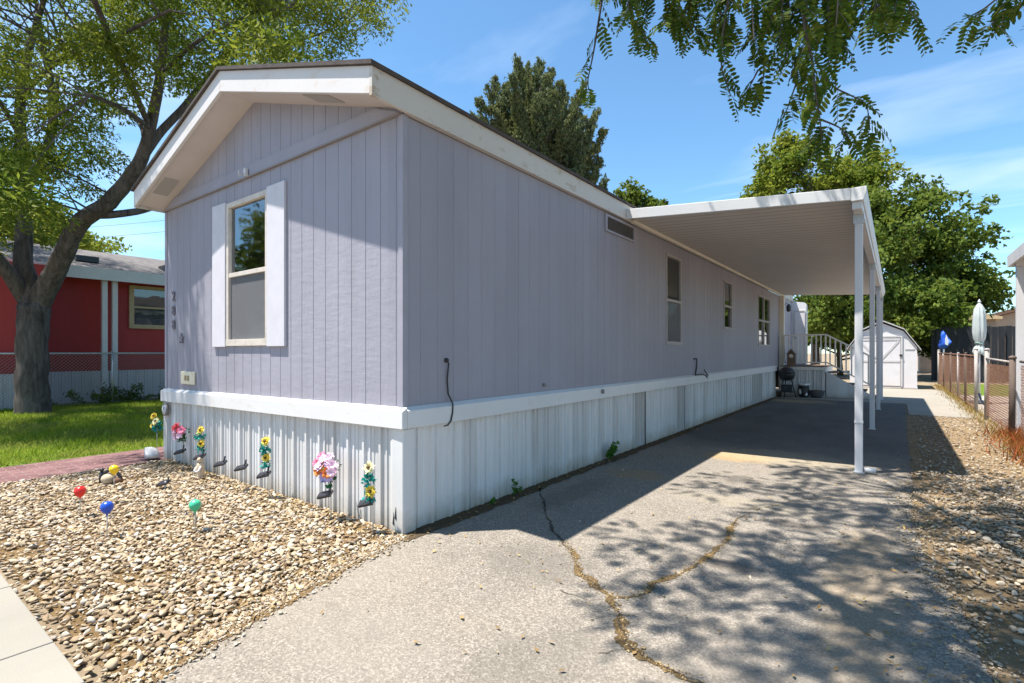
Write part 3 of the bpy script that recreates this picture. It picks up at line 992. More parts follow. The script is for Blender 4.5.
stones('bed_edge_grit', np.stack([gx, gy, np.zeros(n) + .003], 1), 0.005, 0.024, M['pebble'], 'fine tan grit along the edge of the rock bed', 'grit', 0.5, 38)
gy = rg.uniform(-2.12, -.05, 140); gx = bed_right(gy) + rg.normal(.0, .07, 140)
flat_leaves('bed_edge_litter', np.stack([gx, gy, np.zeros(140) + .008], 1), 0.014, M['litter'], 'dry leaf bits along the edge of the rock bed', 'leaf litter', 19)
# small grit lying on the asphalt by the edges
n = 900
gx = rg.uniform(0.1, 3.6, n); gy = rg.uniform(-2, 6, n)
keep = (rg.random(n) < 0.12) | (np.abs(gx - 3.4) < 0.25) | (np.abs(gx - bed_right(np.clip(gy, -2.1, 0))) < 0.12)
P = np.stack([gx[keep], gy[keep], np.zeros(keep.sum()) + 0.001], 1)
stones('grit', P, 0.008, 0.028, M['gravel'], 'small loose grit strewn over the asphalt driveway', 'grit', 0.5, 37)


# ------------------------------------------------------------------ mobile home
W, L = 4.95, 19.6
ZE = 3.46           # wall top at eaves
SL = 0.312          # roof slope
ZB = 0.0
RIDGE = -W / 2


def wall_grid(profile, zlo, zhi, holes, tf, mb):
    """profile: list of (u, offset). Builds strips between profile points, skipping holes (u0,u1,z0,z1). tf(u,off,z)->xyz"""
    us = sorted(set([p[0] for p in profile] + [h[0] for h in holes] + [h[1] for h in holes]))
    pu = [p[0] for p in profile]; po = [p[1] for p in profile]
    for a, b in zip(us[:-1], us[1:]):
        if b - a < 1e-6: continue
        oa, ob = float(np.interp(a, pu, po)), float(np.interp(b, pu, po))
        mid = (a + b) / 2
        cuts = [(zlo(mid), None)]
        hs = sorted([h for h in holes if h[0] - 1e-6 <= a and b <= h[1] + 1e-6], key=lambda h: h[2])
        z0a, z0b = zlo(a), zlo(b)
        for h in hs:
            mb.quad(tf(a, oa, z0a), tf(b, ob, z0b), tf(b, ob, h[2]), tf(a, oa, h[2]))
            z0a = z0b = h[3]
        mb.quad(tf(a, oa, z0a), tf(b, ob, z0b), tf(b, ob, zhi(b)), tf(a, oa, zhi(a)))


def groove_profile(u0, u1, pitch, gw, depth):
    pr = [(u0, 0.0)]
    u = u0 + pitch * 0.93
    while u < u1 - gw * 2:
        pr += [(u, 0.0), (u + gw * 0.2, -depth), (u + gw * 0.8, -depth), (u + gw, 0.0)]
        u += pitch
    pr.append((u1, 0.0))
    return pr


home = thing('mobile_home', (-W / 2, L / 2, 0), 'lavender grey single-wide mobile home with white skirting beside the asphalt driveway', 'mobile home')
beltdrop = lambda w: 0.055 * w / W

# openings
FW = (-3.085, -2.15, 1.60, 3.24)                      # front window
S1 = (6.04, 6.83, 1.66, 3.24)
S2 = (9.83, 10.55, 2.07, 3.19)
S3 = (13.6, 15.3, 1.70, 3.19)

# gable wall (faces -Y)
mb = MB()
pr = groove_profile(-W, 0.0, 0.2032, 0.009, 0.0045)
pr.append((RIDGE, 0.0)); pr = sorted(set(pr))
top = lambda u: 3.685 + SL * (W / 2 + 0.06 - abs(u - RIDGE)) - 0.19
wall_grid(pr, lambda u: 0.95, top, [FW], lambda u, o, z: (u, -o, z), mb)
mb.build('gable_wall', M['siding'], home)
# driveway side wall (faces +X)
mb = MB()
pr = groove_profile(0.0, 16.9, 0.2032, 0.008, 0.003)
wall_grid(pr, lambda u: 1.0, lambda u: ZE, [S1, S2, S3], lambda u, o, z: (o, u, z), mb)
mb.quad((0, 16.9, 0.2), (0, L, 0.2), (0, L, ZE), (0, 16.9, ZE))
mb.build('side_wall', M['siding'], home)
mb = MB()
mb.quad((-W, 0, 0.1), (-W, L, 0.1), (-W, L, ZE), (-W, 0, ZE))
mb.add([(-W, L, 0.1), (0, L, 0.1), (0, L, ZE), (RIDGE, L, top(RIDGE)), (-W, L, ZE)], [(0, 1, 2, 3, 4)])
mb.build('rear_wall', M['siding'], home)
mb = MB(); mb.box(-0.045, 0.012, -0.012, 0.045, 1.0, ZE); mb.build('corner_trim', M['groove'], home, bevel=0.004)
mb = MB(); mb.box(-W - 0.012, -W + 0.05, -0.014, 0.05, 1.0, ZE - 0.01); mb.build('corner_trim', M['groove'], home, bevel=0.004)
# flat band across the gable
mb = MB()
mb.prism([(-W + 0.05, 3.475), (-0.05, 3.475), (-0.05, 3.49), (-0.35, 3.60), (-W + 0.35, 3.60), (-W + 0.05, 3.49)], 'y', -0.022, -0.0005)
mb.build('gable_band', M['siding'], home)
mb = MB(); mb.box(-W + 0.02, -0.01, -0.032, -0.001, 3.458, 3.474); mb.build('drip_edge', M['darkframe'], home)
mb = MB(); mb.box(-2.585, -2.545, -0.06, -0.03, 3.47, 3.55); mb.tube([(-2.565, -0.05, 3.49), (-2.565, -0.12, 3.46), (-2.565, -0.12, 3.52)], 0.007, 6)
mb.build('wire_hook', M['white'], home)
# inside, seen dimly through the panes
mb = MB(); mb.box(-W + 0.25, -0.25, 0.6, L - 0.3, 1.0, 1.02); mb.build('inner_floor', M['drape_warm'], home)

# belt trim
mb = MB()
zt0, zb0 = 1.035, 0.868
d = beltdrop(W)
mb.add([(-W - .045, -.055, zb0 - d), (.055, -.055, zb0), (.055, 0.0, zb0), (-W - .045, 0.0, zb0 - d),
        (-W - .045, -.055, zt0 - d - .02), (.055, -.055, zt0 - .02), (.055, 0.0, zt0 + .012), (-W - .045, 0.0, zt0 - d + .012)],
       [(3, 2, 1, 0), (4, 5, 6, 7), (0, 1, 5, 4), (1, 2, 6, 5), (2, 3, 7, 6), (3, 0, 4, 7)])
mb.build('belt_trim', M['belt'], home, bevel=0.006)
mb = MB()
mb.add([(.0, 0.002, zb0), (.057, 0.002, zb0), (.057, 16.3, zb0), (.0, 16.3, zb0), (.0, 0.002, zt0 + .012), (.057, 0.002, zt0 - .02), (.057, 16.3, zt0 - .02), (.0, 16.3, zt0 + .012)],
       [(3, 2, 1, 0), (4, 5, 6, 7), (0, 1, 5, 4), (1, 2, 6, 5), (2, 3, 7, 6), (3, 0, 4, 7)])
mb.build('belt_trim', M['belt'], home, bevel=0.006)


# skirting: ribbed vertical sheets
def rib_profile(u0, u1, seed):
    rr = random.Random(seed)
    pr = []
    u = u0
    k = 0
    while u < u1:
        base = 0.0025 * rr.uniform(-1, 1)
        pr += [(u, base), (u + .006, -.006), (u + .014, -.006), (u + .02, base), (u + .080, base), (u + .088, .024), (u + .116, .024), (u + .124, base), (u + .160, base), (u + .166, .011), (u + .186, .011), (u + .192, base)]
        u += .228
    pr = [p for p in pr if p[0] < u1] + [(u1, 0.0)]
    return pr


mb = MB()
wall_grid(rib_profile(-W + 0.0, 0.0, 3), lambda u: -0.01, lambda u: 0.9, [], lambda u, o, z: (u, -o + 0.014, z), mb)
mb.build('skirting', M['skirt'], home)
mb = MB()
ventp = [(4.68, 5.15), (6.65, 7.1), (12.85, 14.2)]
wall_grid(rib_profile(0.0, 16.3, 4), lambda u: -0.01, lambda u: 0.9, [(a, b, 0.0, 0.9) for a, b in ventp], lambda u, o, z: (o - 0.012, u, z), mb)
mb.build('skirting', M['skirt'], home)
for i, (a, b) in enumerate(ventp):
    mb = MB()
    wall_grid(rib_profile(a, b, 5 + i), lambda u: -0.01, lambda u: 0.9, [], lambda u, o, z: (o * .8 - 0.024, u, z), mb)
    o = mb.build('skirting_panel', M['skirt_grey'], home)
    o['label'] = 'grey skirting panel'
# bent corner piece of the skirting
mb = MB()
mb.prism([(-.13, -.022), (-.10, -.028), (.02, -.022), (.03, -.01), (.024, .10), (.016, .13), (.008, .12), (.01, .0), (-.02, -.008), (-.12, -.012)], 'z', -.005, .86)
mb.build('skirting_corner', M['skirt'], home)
mb = MB(); mb.box(-W - .028, -W + .1, -.026, .1, -.005, .80); mb.build('skirting_corner', M['skirt'], home, bevel=0.01)
# small dark tears near the foot
for x_, z_ in ((-0.06, .17), (-.085, .12)):
    mb = MB(); mb.prism([(x_ - .012, z_ - .05), (x_ + .012, z_ - .06), (x_ + .004, z_ + .05)], 'y', -.0295, -.027); mb.build('skirting_tear', M['darkbox'], home)


# roof with its overhang: slab, shingle edge, fascia boards, soffits
OV, EX = 0.36, 0.06          # gable overhang, side overhang
zr = lambda x_: 3.685 + SL * (W / 2 + EX - abs(x_ - RIDGE))
xL, xR = -W - EX, EX
mb = MB()
for xa, xb in ((xL - .03, RIDGE), (RIDGE, xR + .03)):
    za, zb = zr(xa) + 0.002, zr(xb) + 0.002
    mb.prism([(xa, za), (xb, zb), (xb, zb + .035), (xa, za + .035)], 'y', -OV - .03, L + .1)
mb.build('roof', M['shingle_edge'], home)
FH = 0.215
mb = MB()
mb.prism([(RIDGE, zr(RIDGE)), (xR, zr(xR)), (xR, zr(xR) - FH), (RIDGE, zr(RIDGE) - FH)], 'y', -OV, -OV + .035)
mb.build('gable_fascia', M['fascia'], home, bevel=0.003)
mb = MB()
mb.prism([(xL, zr(xL)), (RIDGE - .001, zr(RIDGE)), (RIDGE - .001, zr(RIDGE) - FH), (xL, zr(xL) - FH)], 'y', -OV, -OV + .035)
mb.build('gable_fascia', M['fascia'], home, bevel=0.003)
mb = MB(); mb.prism([(-OV - .002, zr(xR) - FH - .01), (-OV - .002, zr(xR) + .0), (L, zr(xR)), (L, zr(xR) - FH - .01)], 'x', xR - .03, xR + .004)
mb.build('side_fascia', M['fascia_worn'], home, bevel=0.003)
mb = MB(); mb.prism([(-OV - .002, zr(xR) - FH - .01), (-OV - .002, zr(xR) + .0), (L, zr(xR)), (L, zr(xR) - FH - .01)], 'x', xL - .004, xL + .03)
mb.build('side_fascia', M['fascia_worn'], home, bevel=0.003)
mb = MB()
for xa, xb in ((xL + .03, RIDGE), (RIDGE, xR - .03)):
    za, zb = zr(xa) - FH + .02, zr(xb) - FH + .02
    mb.prism([(xa, za), (xb, zb), (xb, zb + .02), (xa, za + .02)], 'y', -OV + .035, .01)
mb.build('soffit', M['soffit'], home)
for xa, xb in ((-4.62, -4.22), (-1.05, -.65)):
    mb = MB()
    za, zb = zr(xa) - FH + .012, zr(xb) - FH + .012
    mb.prism([(xa, za), (xb, zb), (xb, zb + .009), (xa, za + .009)], 'y', -OV + .09, -.1)
    mb.build('soffit_vent', M['vent'], home)
mb = MB(); mb.box(0.001, xR - .03, 0.01, L, ZE + .005, ZE + .02); mb.build('soffit', M['soffit'], home)


# windows
def window(parent, axis, u0, u1, z0, z1, rail, fmat, glassmat, inner_top, inner_low, fw=.045, mull=None, proud=.02, screen=True):
    """window set into a wall: frame with rail, a pane per sash, blind or drape 9 cm behind"""
    def B(mb, ua, ub, za, zb, d0, d1):
        if axis == 'front': mb.box(ua, ub, -d1, -d0, za, zb)
        else: mb.box(d0, d1, ua, ub, za, zb)
    mb = MB()
    B(mb, u0 - .01, u1 + .01, z0 - .03, z0 + fw, -.06, proud + .006)
    B(mb, u0 - .01, u1 + .01, z1 - fw, z1 + .012, -.06, proud)
    B(mb, u0 - .01, u0 + fw, z0 + fw, z1 - fw, -.06, proud)
    B(mb, u1 - fw, u1 + .01, z0 + fw, z1 - fw, -.06, proud)
    B(mb, u0 + fw, u1 - fw, rail - .025, rail + .025, -.05, proud - .005)
    if mull:
        B(mb, mull - .03, mull + .03, z0 + fw, rail - .025, -.05, proud - .006)
        B(mb, mull - .03, mull + .03, rail + .025, z1 - fw, -.05, proud - .006)
    w = mb.build('window', fmat, parent, bevel=0.003)
    mb = MB(); B(mb, u0 + fw, u1 - fw, z0 + fw, rail - .02, -.036, -.030); B(mb, u0 + fw, u1 - fw, rail + .02, z1 - fw, -.026, -.020)
    mb.build('pane', glassmat, w)
    if screen:
        mb = MB(); B(mb, u0 + fw, u1 - fw, z0 + fw, rail - .026, -.012, -.009); mb.build('insect_screen', M['screenmesh'], w)
    mb = MB(); B(mb, u0 + .01, u1 - .01, rail, z1, -.14, -.11); mb.build('blind', inner_top, w)
    mb = MB(); B(mb, u0 + .01, u1 - .01, z0, rail, -.145, -.115); mb.build('blind', inner_low, w)
    return w


window(home, 'front', *FW, 2.40, M['winframe'], M['glass'], M['drape'], M['blind'])
for a, b in ((-3.437, -3.10), (-2.138, -1.784)):
    mb = MB(); mb.box(a, b, -.032, -.002, 1.56, 3.27); s = mb.build('shutter', M['shutter'], home, bevel=0.004)
window(home, 'side', *S1, 2.43, M['sideframe'], M['glassdark'], M['drape_warm'], M['drape'], fw=.03, proud=.018)
window(home, 'side', *S2, 2.60, M['sideframe'], M['glassdark'], M['drape_warm'], M['brownglass'], fw=.03, proud=.018, screen=False)
window(home, 'side', *S3, 2.45, M['sideframe'], M['glass'], M['drape'], M['brownglass'], fw=.03, mull=14.45, proud=.018, screen=False)
# louvred vent high on the side wall
mb = MB()
y0, y1, z0, z1 = 3.64, 4.62, 3.19, 3.43
mb.box(.001, .03, y0, y1, z0, z0 + .03); mb.box(.001, .03, y0, y1, z1 - .03, z1); mb.box(.001, .03, y0, y0 + .05, z0 + .03, z1 - .03); mb.box(.001, .03, y1 - .03, y1, z0 + .03, z1 - .03)
v = mb.build('wall_vent', M['groove'], home)
mb = MB(); mb.box(.001, .008, y0 + .05, y1 - .03, z0 + .03, z1 - .03)
for i in range(5):
    zz = z0 + .05 + i * .035
    mb.bar((.018, y0 + .05, zz), (.018, y1 - .03, zz), .02, .004, 0, (0.5, 0, 1))
mb.build('louvre', M['drape'], v)
# rear corner column, rear addition, lantern
mb = MB(); mb.box(0.002, .15, 17.0, 17.15, 0.9, ZE - .02); mb.build('corner_column', M['cream'], home, bevel=.008)
mb = MB()
mb.prism([(-.3, 0.9), (.50, 0.9), (.50, 3.30), (.44, 3.40), (-.3, 3.52)], 'y', 19.62, 20.0)
mb.build('rear_addition', M['white'], home)
mb = MB(); mb.box(.12, .44, 19.60, 19.619, 1.05, 3.05); dr = mb.build('door', M['shed'], home, bevel=.004)
mb = MB(); mb.box(.10, .118, 19.585, 19.619, 1.0, 3.1); mb.box(.442, .465, 19.585, 19.619, 1.0, 3.1); mb.box(.118, .442, 19.585, 19.619, 3.06, 3.1); mb.build('door_frame', M['shedtrim'], dr)
mb = MB(); mb.ball((.16, 19.58, 2.05), .03, 8); mb.build('handle', M['galv'], dr)
mb = MB()
mb.lathe((.16, 17.9, 2.95), [(.03, 0), (.07, .03), (.08, .2), (.05, .25), (.015, .28)], 8); mb.tube([(.0, 17.9, 3.15), (.09, 17.9, 3.27), (.16, 17.9, 3.2)], .012, 6)
mb.build('lantern', M['black'], home)
# cables
mb = MB(); mb.tube([(.012, .50, 1.42), (.02, .52, 1.40), (.015, .505, 1.25), (.014, .52, 1.12), (.062, .53, 1.03), (.064, .525, .96), (.066, .50, .88), (.065, .46, .85), (.06, .42, .845)], .007, 6)
mb.ball((.012, .50, 1.425), .022, 8)
mb.build('cable', M['cable'], home)
mb = MB(); mb.tube([(.012, 7.55, 1.36), (.05, 7.62, 1.37), (.03, 7.7, 1.25), (.02, 7.68, 1.13), (.062, 7.5, 1.045), (.065, 7.9, 1.04), (.065, 8.15, 1.02), (.065, 8.3, .96)], .013, 6)
mb.tube([(.03, 8.2, 1.13), (.06, 8.25, 1.05), (.065, 8.35, 1.0)], .012, 6)
mb.build('cable', M['cable'], home)
mb = MB(); mb.tube([(.03, 3.46, .965), (.085, 3.46, .965)], .03, 10); mb.build('hose_tap', M['darkframe'], home)
mb = MB(); mb.tube([(.01, 2.1, 1.12), (.03, 2.1, 1.12)], .02, 8); mb.build('wall_plug', M['darkframe'], home)


def text_mesh(name, s, size, mat, parent, loc, rot=(R(90), 0, 0), depth=.006):
    cu = bpy.data.curves.new(name, 'FONT')
    cu.body = s; cu.size = size; cu.extrude = depth; cu.align_x = 'CENTER'; cu.align_y = 'CENTER'
    tmp = bpy.data.objects.new('tmp', cu)
    COL.objects.link(tmp)
    dg = bpy.context.evaluated_depsgraph_get()
    me = bpy.data.meshes.new_from_object(tmp.evaluated_get(dg))
    bpy.data.objects.remove(tmp)
    me.materials.clear(); me.materials.append(mat)
    o = bpy.data.objects.new(name, me)
    COL.objects.link(o)
    o.parent = parent
    o.location = Vector(loc) - Vector(parent['_w'])
    o.rotation_euler = rot
    o['_w'] = tuple(loc)
    return o


for ch, zz in (('2', 2.255), ('8', 2.06), ('8', 1.87)):
    text_mesh('house_number', ch, .19, M['number'], home, (-4.66, -.012, zz))
mb = MB()
pts = []
for i in range(10):
    a = PI / 2 + i * PI / 5
    r_ = .075 if i % 2 == 0 else .033
    pts.append((-4.40 + r_ * math.cos(a), 1.68 + r_ * math.sin(a)))
mb.prism(pts, 'y', -.02, -.003); mb.build('star_ornament', M['number'], home)
mb = MB(); mb.box(-4.38, -3.97, -.03, -.002, 1.075, 1.245); pq = mb.build('outlet_cover', M['plaque'], home, bevel=.012)
mb = MB(); mb.box(-4.25, -4.19, -.034, -.0305, 1.125, 1.19); mb.build('socket', M['plaque_mark'], pq)
mb = MB(); mb.box(-4.165, -4.105, -.034, -.0305, 1.125, 1.19); mb.build('socket', M['plaque_mark'], pq)

# round dial hanging on the skirting
t = thing('dial_thermometer', (-4.86, -.035, .62), 'round white dial hanging at the far end of the gable skirting', 'thermometer')
mb = MB(); mb.tube([(-4.86, -.03, .70), (-4.86, -.055, .70)], .085, 20); mb.build('rim', M['darkframe'], t)
mb = MB(); mb.tube([(-4.86, -.056, .70), (-4.86, -.060, .70)], .068, 20); f = mb.build('face', M['white'], t)
mb = MB(); mb.bar((-4.86, -.063, .70), (-4.83, -.063, .74), .008, .003); mb.build('needle', M['black'], t)


# ------------------------------------------------------------------ carport
cp = thing('carport', (1.5, 11, 0), 'white metal carport on slender posts over the driveway beside the mobile home', 'carport')
CY0, CY1, CX1 = 4.36, 17.3, 2.95
zc = lambda x_: 3.50 - 0.17 * x_ / 3.0               # underside
yf = lambda x_: 4.22 + 0.085 * x_                    # front edge, a little out of square


def slab(mb, x0, x1, dy, dz0, dz1):
    vs = [(x_, y_, zc(x_) + dz) for dz in (dz0, dz1) for x_, y_ in ((x0, yf(x0) + dy), (x1, yf(x1) + dy), (x1, CY1), (x0, CY1))]
    mb.add(vs, [(3, 2, 1, 0), (4, 5, 6, 7), (0, 1, 5, 4), (1, 2, 6, 5), (2, 3, 7, 6), (3, 0, 4, 7)])


mb = MB(); slab(mb, .07, CX1 - .1, .045, 0, .02); mb.build('pan_ceiling', M['csoffit'], cp)
mb = MB(); slab(mb, .07, CX1 - .03, .01, .085, .10)
for i in range(43):
    yy = 4.6 + i * .295
    mb.bar((.07, yy, zc(.07) + .108), (CX1 - .04, yy, zc(CX1) + .108), .05, .016)
mb.build('roof_sheet', M['roofmetal'], cp)
mb = MB()
xa, xb = .066, CX1 - .125
mb.add([(xa, yf(xa), zc(xa) - .03), (xb, yf(xb), zc(xb) - .03), (xb, yf(xb), zc(xb) + .115), (xa, yf(xa), zc(xa) + .115),
        (xa, yf(xa) + .042, zc(xa) - .03), (xb, yf(xb) + .042, zc(xb) - .03), (xb, yf(xb) + .042, zc(xb) + .115), (xa, yf(xa) + .042, zc(xa) + .115)],
       [(0, 1, 2, 3), (7, 6, 5, 4), (0, 4, 5, 1), (1, 5, 6, 2), (2, 6, 7, 3), (3, 7, 4, 0)])
mb.build('front_fascia', M['white'], cp, bevel=.006)
mb = MB()
y_f = yf(CX1) - .012
mb.prism([(CX1 - .123, zc(CX1) - .04), (CX1, zc(CX1) - .04), (CX1 + .03, zc(CX1) + .06), (CX1 + .03, zc(CX1) + .12), (CX1 - .123, zc(CX1) + .12)], 'y', y_f, CY1)
mb.build('gutter', M['white'], cp, bevel=.006)
mb = MB(); mb.box(CX1 - .115, CX1 - .015, y_f + .04, CY1 - .05, zc(CX1) - .13, zc(CX1) - .042); mb.build('beam', M['white'], cp, bevel=.005)
mb = MB(); mb.box(.062, .11, CY0 + .05, CY1, zc(0) - .06, zc(0) - .012); mb.build('wall_ledger', M['cream'], cp)
for i, yy in enumerate((4.85, 9.3, 13.55, 16.95)):
    mb = MB(); zt = zc(CX1) - .131
    xc = CX1 - .065
    mb.box(xc - .042, xc + .042, yy - .042, yy + .042, .002, zt)
    p = mb.build('post', M['post'], cp, bevel=.006)
    mb = MB(); mb.box(xc - .047, xc + .047, yy - .047, yy + .047, .62, .64); mb.build('collar', M['post'], p)
    mb = MB(); mb.box(xc - .06, xc + .06, yy - .07, yy + .07, .001, .012); mb.build('foot_plate', M['galv'], p)
for yy in (4.85, 9.3, 13.55, 16.95):
    mb = MB(); xc = CX1 - .065; zt = zc(CX1) - .131
    mb.box(xc - .055, xc + .055, yy - .052, yy - .044, zt - .11, zt + .03); mb.build('bracket', M['galv'], cp)
mb = MB(); mb.tube([(CX1 - .0, 4.80, .05), (CX1 + .1, 4.84, .045)], .032, 10); mb.build('drain_elbow', M['white'], cp)

# ------------------------------------------------------------------ porch with steps
po = thing('porch', (1.2, 17.5, 0), 'raised entry porch with taupe railing and side steps under the carport', 'porch')
mb = MB()
wall_grid(rib_profile(.06, 1.38, 9), lambda u: 0.0, lambda u: .93, [], lambda u, o, z: (u, 16.9 - o, z), mb)
mb.quad((1.38, 16.9, 0), (1.38, 19.4, 0), (1.38, 19.4, .93), (1.38, 16.9, .93))
mb.build('skirting', M['skirt'], po)
mb = MB(); mb.box(.02, 1.40, 16.88, 19.5, .93, 1.0); mb.box(.02, 1.42, 16.84, 16.879, .9, 1.0)
mb.build('deck_edge', M['rail'], po)
mb = MB()
for i in range(9):
    mb.box(.03, 1.41, 16.87 + i * .29, 16.87 + i * .29 + .28, 1.001, 1.03)
mb.build('deck_boards', M['deck'], po)
# railing on the front of the deck and down the steps
mb = MB()
mb.box(.01, 1.42, 16.88, 16.93, 2.05, 2.10)
rl = mb.build('railing', M['rail'], po)
mb = MB(); mb.box(.01, 1.42, 16.89, 16.92, 1.13, 1.17); mb.build('bottom_rail', M['rail'], rl)
for i in range(11):
    xx = .03 + i * .1345
    mb = MB(); mb.box(xx, xx + .04, 16.885, 16.925, 1.04 if i in (0, 10) else 1.171, 2.049); mb.build('baluster', M['rail'], rl)
mb = MB(); mb.bar((1.42, 16.905, 2.07), (2.75, 16.905, 1.28), .05, .05)
rl2 = mb.build('railing', M['rail'], po)
mb = MB(); mb.bar((1.42, 16.905, 1.16), (2.75, 16.905, .37), .03, .04); mb.build('bottom_rail', M['rail'], rl2)
for i in range(9):
    xx = 1.5 + i * .148
    zt = 2.07 - (xx - 1.42) * .594
    mb = MB(); mb.box(xx, xx + .04, 16.885, 16.925, max(.02, zt - .91) if i not in (8,) else .0, zt - .03); mb.build('baluster', M['rail'], rl2)
for i in range(5):
    mb = MB(); xx = 1.40 + i * .27
    mb.box(xx, xx + .29, 16.95, 18.0, .80 - i * .19, .84 - i * .19); mb.box(xx + .002, xx + .02, 16.96, 17.99, 0.0, .799 - i * .19)
    mb.build('step', M['deck'], po)
mb = MB(); mb.add([(1.41, 16.93, 0), (2.7, 16.93, 0), (2.7, 16.93, .1), (1.41, 16.93, .86), (1.41, 16.95, 0), (2.7, 16.95, 0), (2.7, 16.95, .1), (1.41, 16.95, .86)], [(0, 1, 2, 3), (7, 6, 5, 4), (0, 3, 7, 4), (3, 2, 6, 7), (2, 1, 5, 6)])
mb.build('step_side', M['skirt'], po)

# things by the porch
t = thing('barbecue_grill', (.36, 16.2, 0), 'dark barbecue grill standing at the porch corner', 'grill')
mb = MB(); mb.lathe((.36, 16.2, .55), [(.05, 0), (.2, .05), (.25, .2), (.25, .24)], 14); mb.build('bowl', M['black'], t)
mb = MB(); mb.lathe((.36, 16.2, .79), [(.25, 0), (.24, .08), (.15, .19), (.03, .22)], 14); l_ = mb.build('lid', M['black'], t)
mb = MB(); mb.tube([(.28, 16.2, 1.0), (.28, 16.2, 1.05), (.44, 16.2, 1.05), (.44, 16.2, 1.0)], .012, 6); mb.build('handle', M['deck'], l_)
for a in range(3):
    c, s = math.cos(a * 2.1 + .4), math.sin(a * 2.1 + .4)
    mb = MB(); mb.tube([(.36 + c * .14, 16.2 + s * .14, .6), (.36 + c * .27, 16.2 + s * .27, 0.005)], .018, 6); mb.build('leg', M['black'], t)
mb = MB(); mb.box(.18, .54, 16.06, 16.36, .17, .2); mb.box(.2, .5, 16.08, 16.34, .2, .42); mb.build('shelf', M['black'], t)
t = thing('bird_feeder', (.42, 16.72, 1.03), 'small brown house-shaped feeder on the porch behind the grill', 'bird feeder')
mb = MB(); mb.prism([(.30, 1.04), (.54, 1.04), (.54, 1.45), (.42, 1.58), (.30, 1.45)], 'y', 16.64, 16.8); mb.build('body', M['deck'], t)
mb = MB(); mb.bar((.27, 16.72, 1.42), (.42, 16.72, 1.60), .24, .02, 0, (-.7, 0, .7)); mb.bar((.57, 16.72, 1.42), (.42, 16.72, 1.60), .24, .02, 0, (.7, 0, .7)); mb.build('roof', M['darkframe'], t)
mb = MB(); mb.tube([(.42, 16.63, 1.36), (.42, 16.615, 1.36)], .065, 14); mb.build('dial', M['cream'], t)
t = thing('patched_pot', (.82, 16.45, 0), 'black and white glazed pot on the asphalt before the porch', 'pot')
mb = MB(); mb.lathe((.82, 16.45, 0), [(.1, 0), (.16, .08), (.18, .22), (.15, .36), (.17, .40)], 16); mb.build('body', M['black'], t)
mb = MB(); mb.lathe((.82, 16.45, .40), [(.17, 0), (.19, .02), (.19, .06), (.13, .065)], 16); mb.build('rim', M['white'], t)
mb = MB(); mb.ball((.75, 16.33, .2), .085, 10, 0, 1.2, .8, .6); mb.ball((.9, 16.33, .12), .06, 10, 0, 1.1, .8, .6); mb.build('glaze_patch', M['white'], t)
t = thing('planter_bowl', (1.18, 16.5, 0), 'wide dark grey bowl on the asphalt beside the black and white pot', 'planter')
mb = MB(); mb.lathe((1.18, 16.5, 0), [(.12, 0), (.2, .1), (.24, .22), (.25, .24), (.22, .235), (.2, .2)], 16); mb.build('bowl', M['greypot'], t)
mb = MB(); mb.ball((1.18, 16.5, .17), .19, 10, 0, .5); mb.build('soil', M['soil'], t)

# ------------------------------------------------------------------ shed
sd = thing('garden_shed', (2.8, 24.8, 0), 'white gambrel roofed garden shed with double doors at the end of the walk', 'shed')
SX0, SX1, SY0, SY1 = 1.66, 3.94, 23.6, 26.2
gam = [(SX0, 1.70), (2.10, 2.36), (2.80, 2.70), (3.50, 2.36), (SX1, 1.70)]
mb = MB(); mb.prism([(SX0, .06), (SX1, .06)] + gam[::-1], 'y', SY0, SY1); mb.build('wall', M['shed'], sd)
mb = MB(); mb.box(SX0 - .02, SX1 + .02, SY0 - .02, SY1 + .02, 0.0, .059); mb.build('base', M['shedtrim'], sd)
mb = MB()
ext = [(SX0 - .13, 1.56), (2.08, 2.42), (2.80, 2.78), (3.52, 2.42), (SX1 + .13, 1.56)]
for a, b in zip(ext[:-1], ext[1:]):
    mb.prism([a, b, (b[0], b[1] + .05), (a[0], a[1] + .05)], 'y', SY0 - .12, SY1 + .1)
mb.build('roof', M['shedroof'], sd)
for xa, xb in ((1.98, 2.70), (2.71, 3.40)):
    mb = MB(); mb.box(xa, xb, SY0 - .035, SY0 - .004, .1, 2.08); d_ = mb.build('door', M['shed'], sd, bevel=.005)
    mb = MB()
    mb.box(xa + .02, xb - .02, SY0 - .05, SY0 - .036, 1.98, 2.06)
    s = 1 if xa < 2.5 else -1
    mb.bar((xa + .06 if s > 0 else xb - .06, SY0 - .044, 1.95), (xb - .06 if s > 0 else xa + .06, SY0 - .044, 1.2), .012, .07, 0, (0, -0.0, 1))
    mb.box(xa + .02, xb - .02, SY0 - .05, SY0 - .036, 1.08, 1.15)
    mb.build('brace', M['shedtrim'], d_)
mb = MB(); mb.box(3.41, 3.47, SY0 - .045, SY0 - .003, .08, 2.1); mb.box(1.91, 1.97, SY0 - .045, SY0 - .003, .08, 2.1); mb.box(1.91, 3.47, SY0 - .047, SY0 - .003, 2.105, 2.17); mb.build('door_frame', M['shedtrim'], sd)
mb = MB(); mb.box(3.37, 3.46, SY0 - .075, SY0 - .05, 1.32, 1.40); mb.build('latch', M['black'], sd)
mb = MB(); mb.box(3.55, 3.86, SY0 - .02, SY0 - .003, 1.60, 1.64); mb.build('wall_strip', M['shedtrim'], sd)


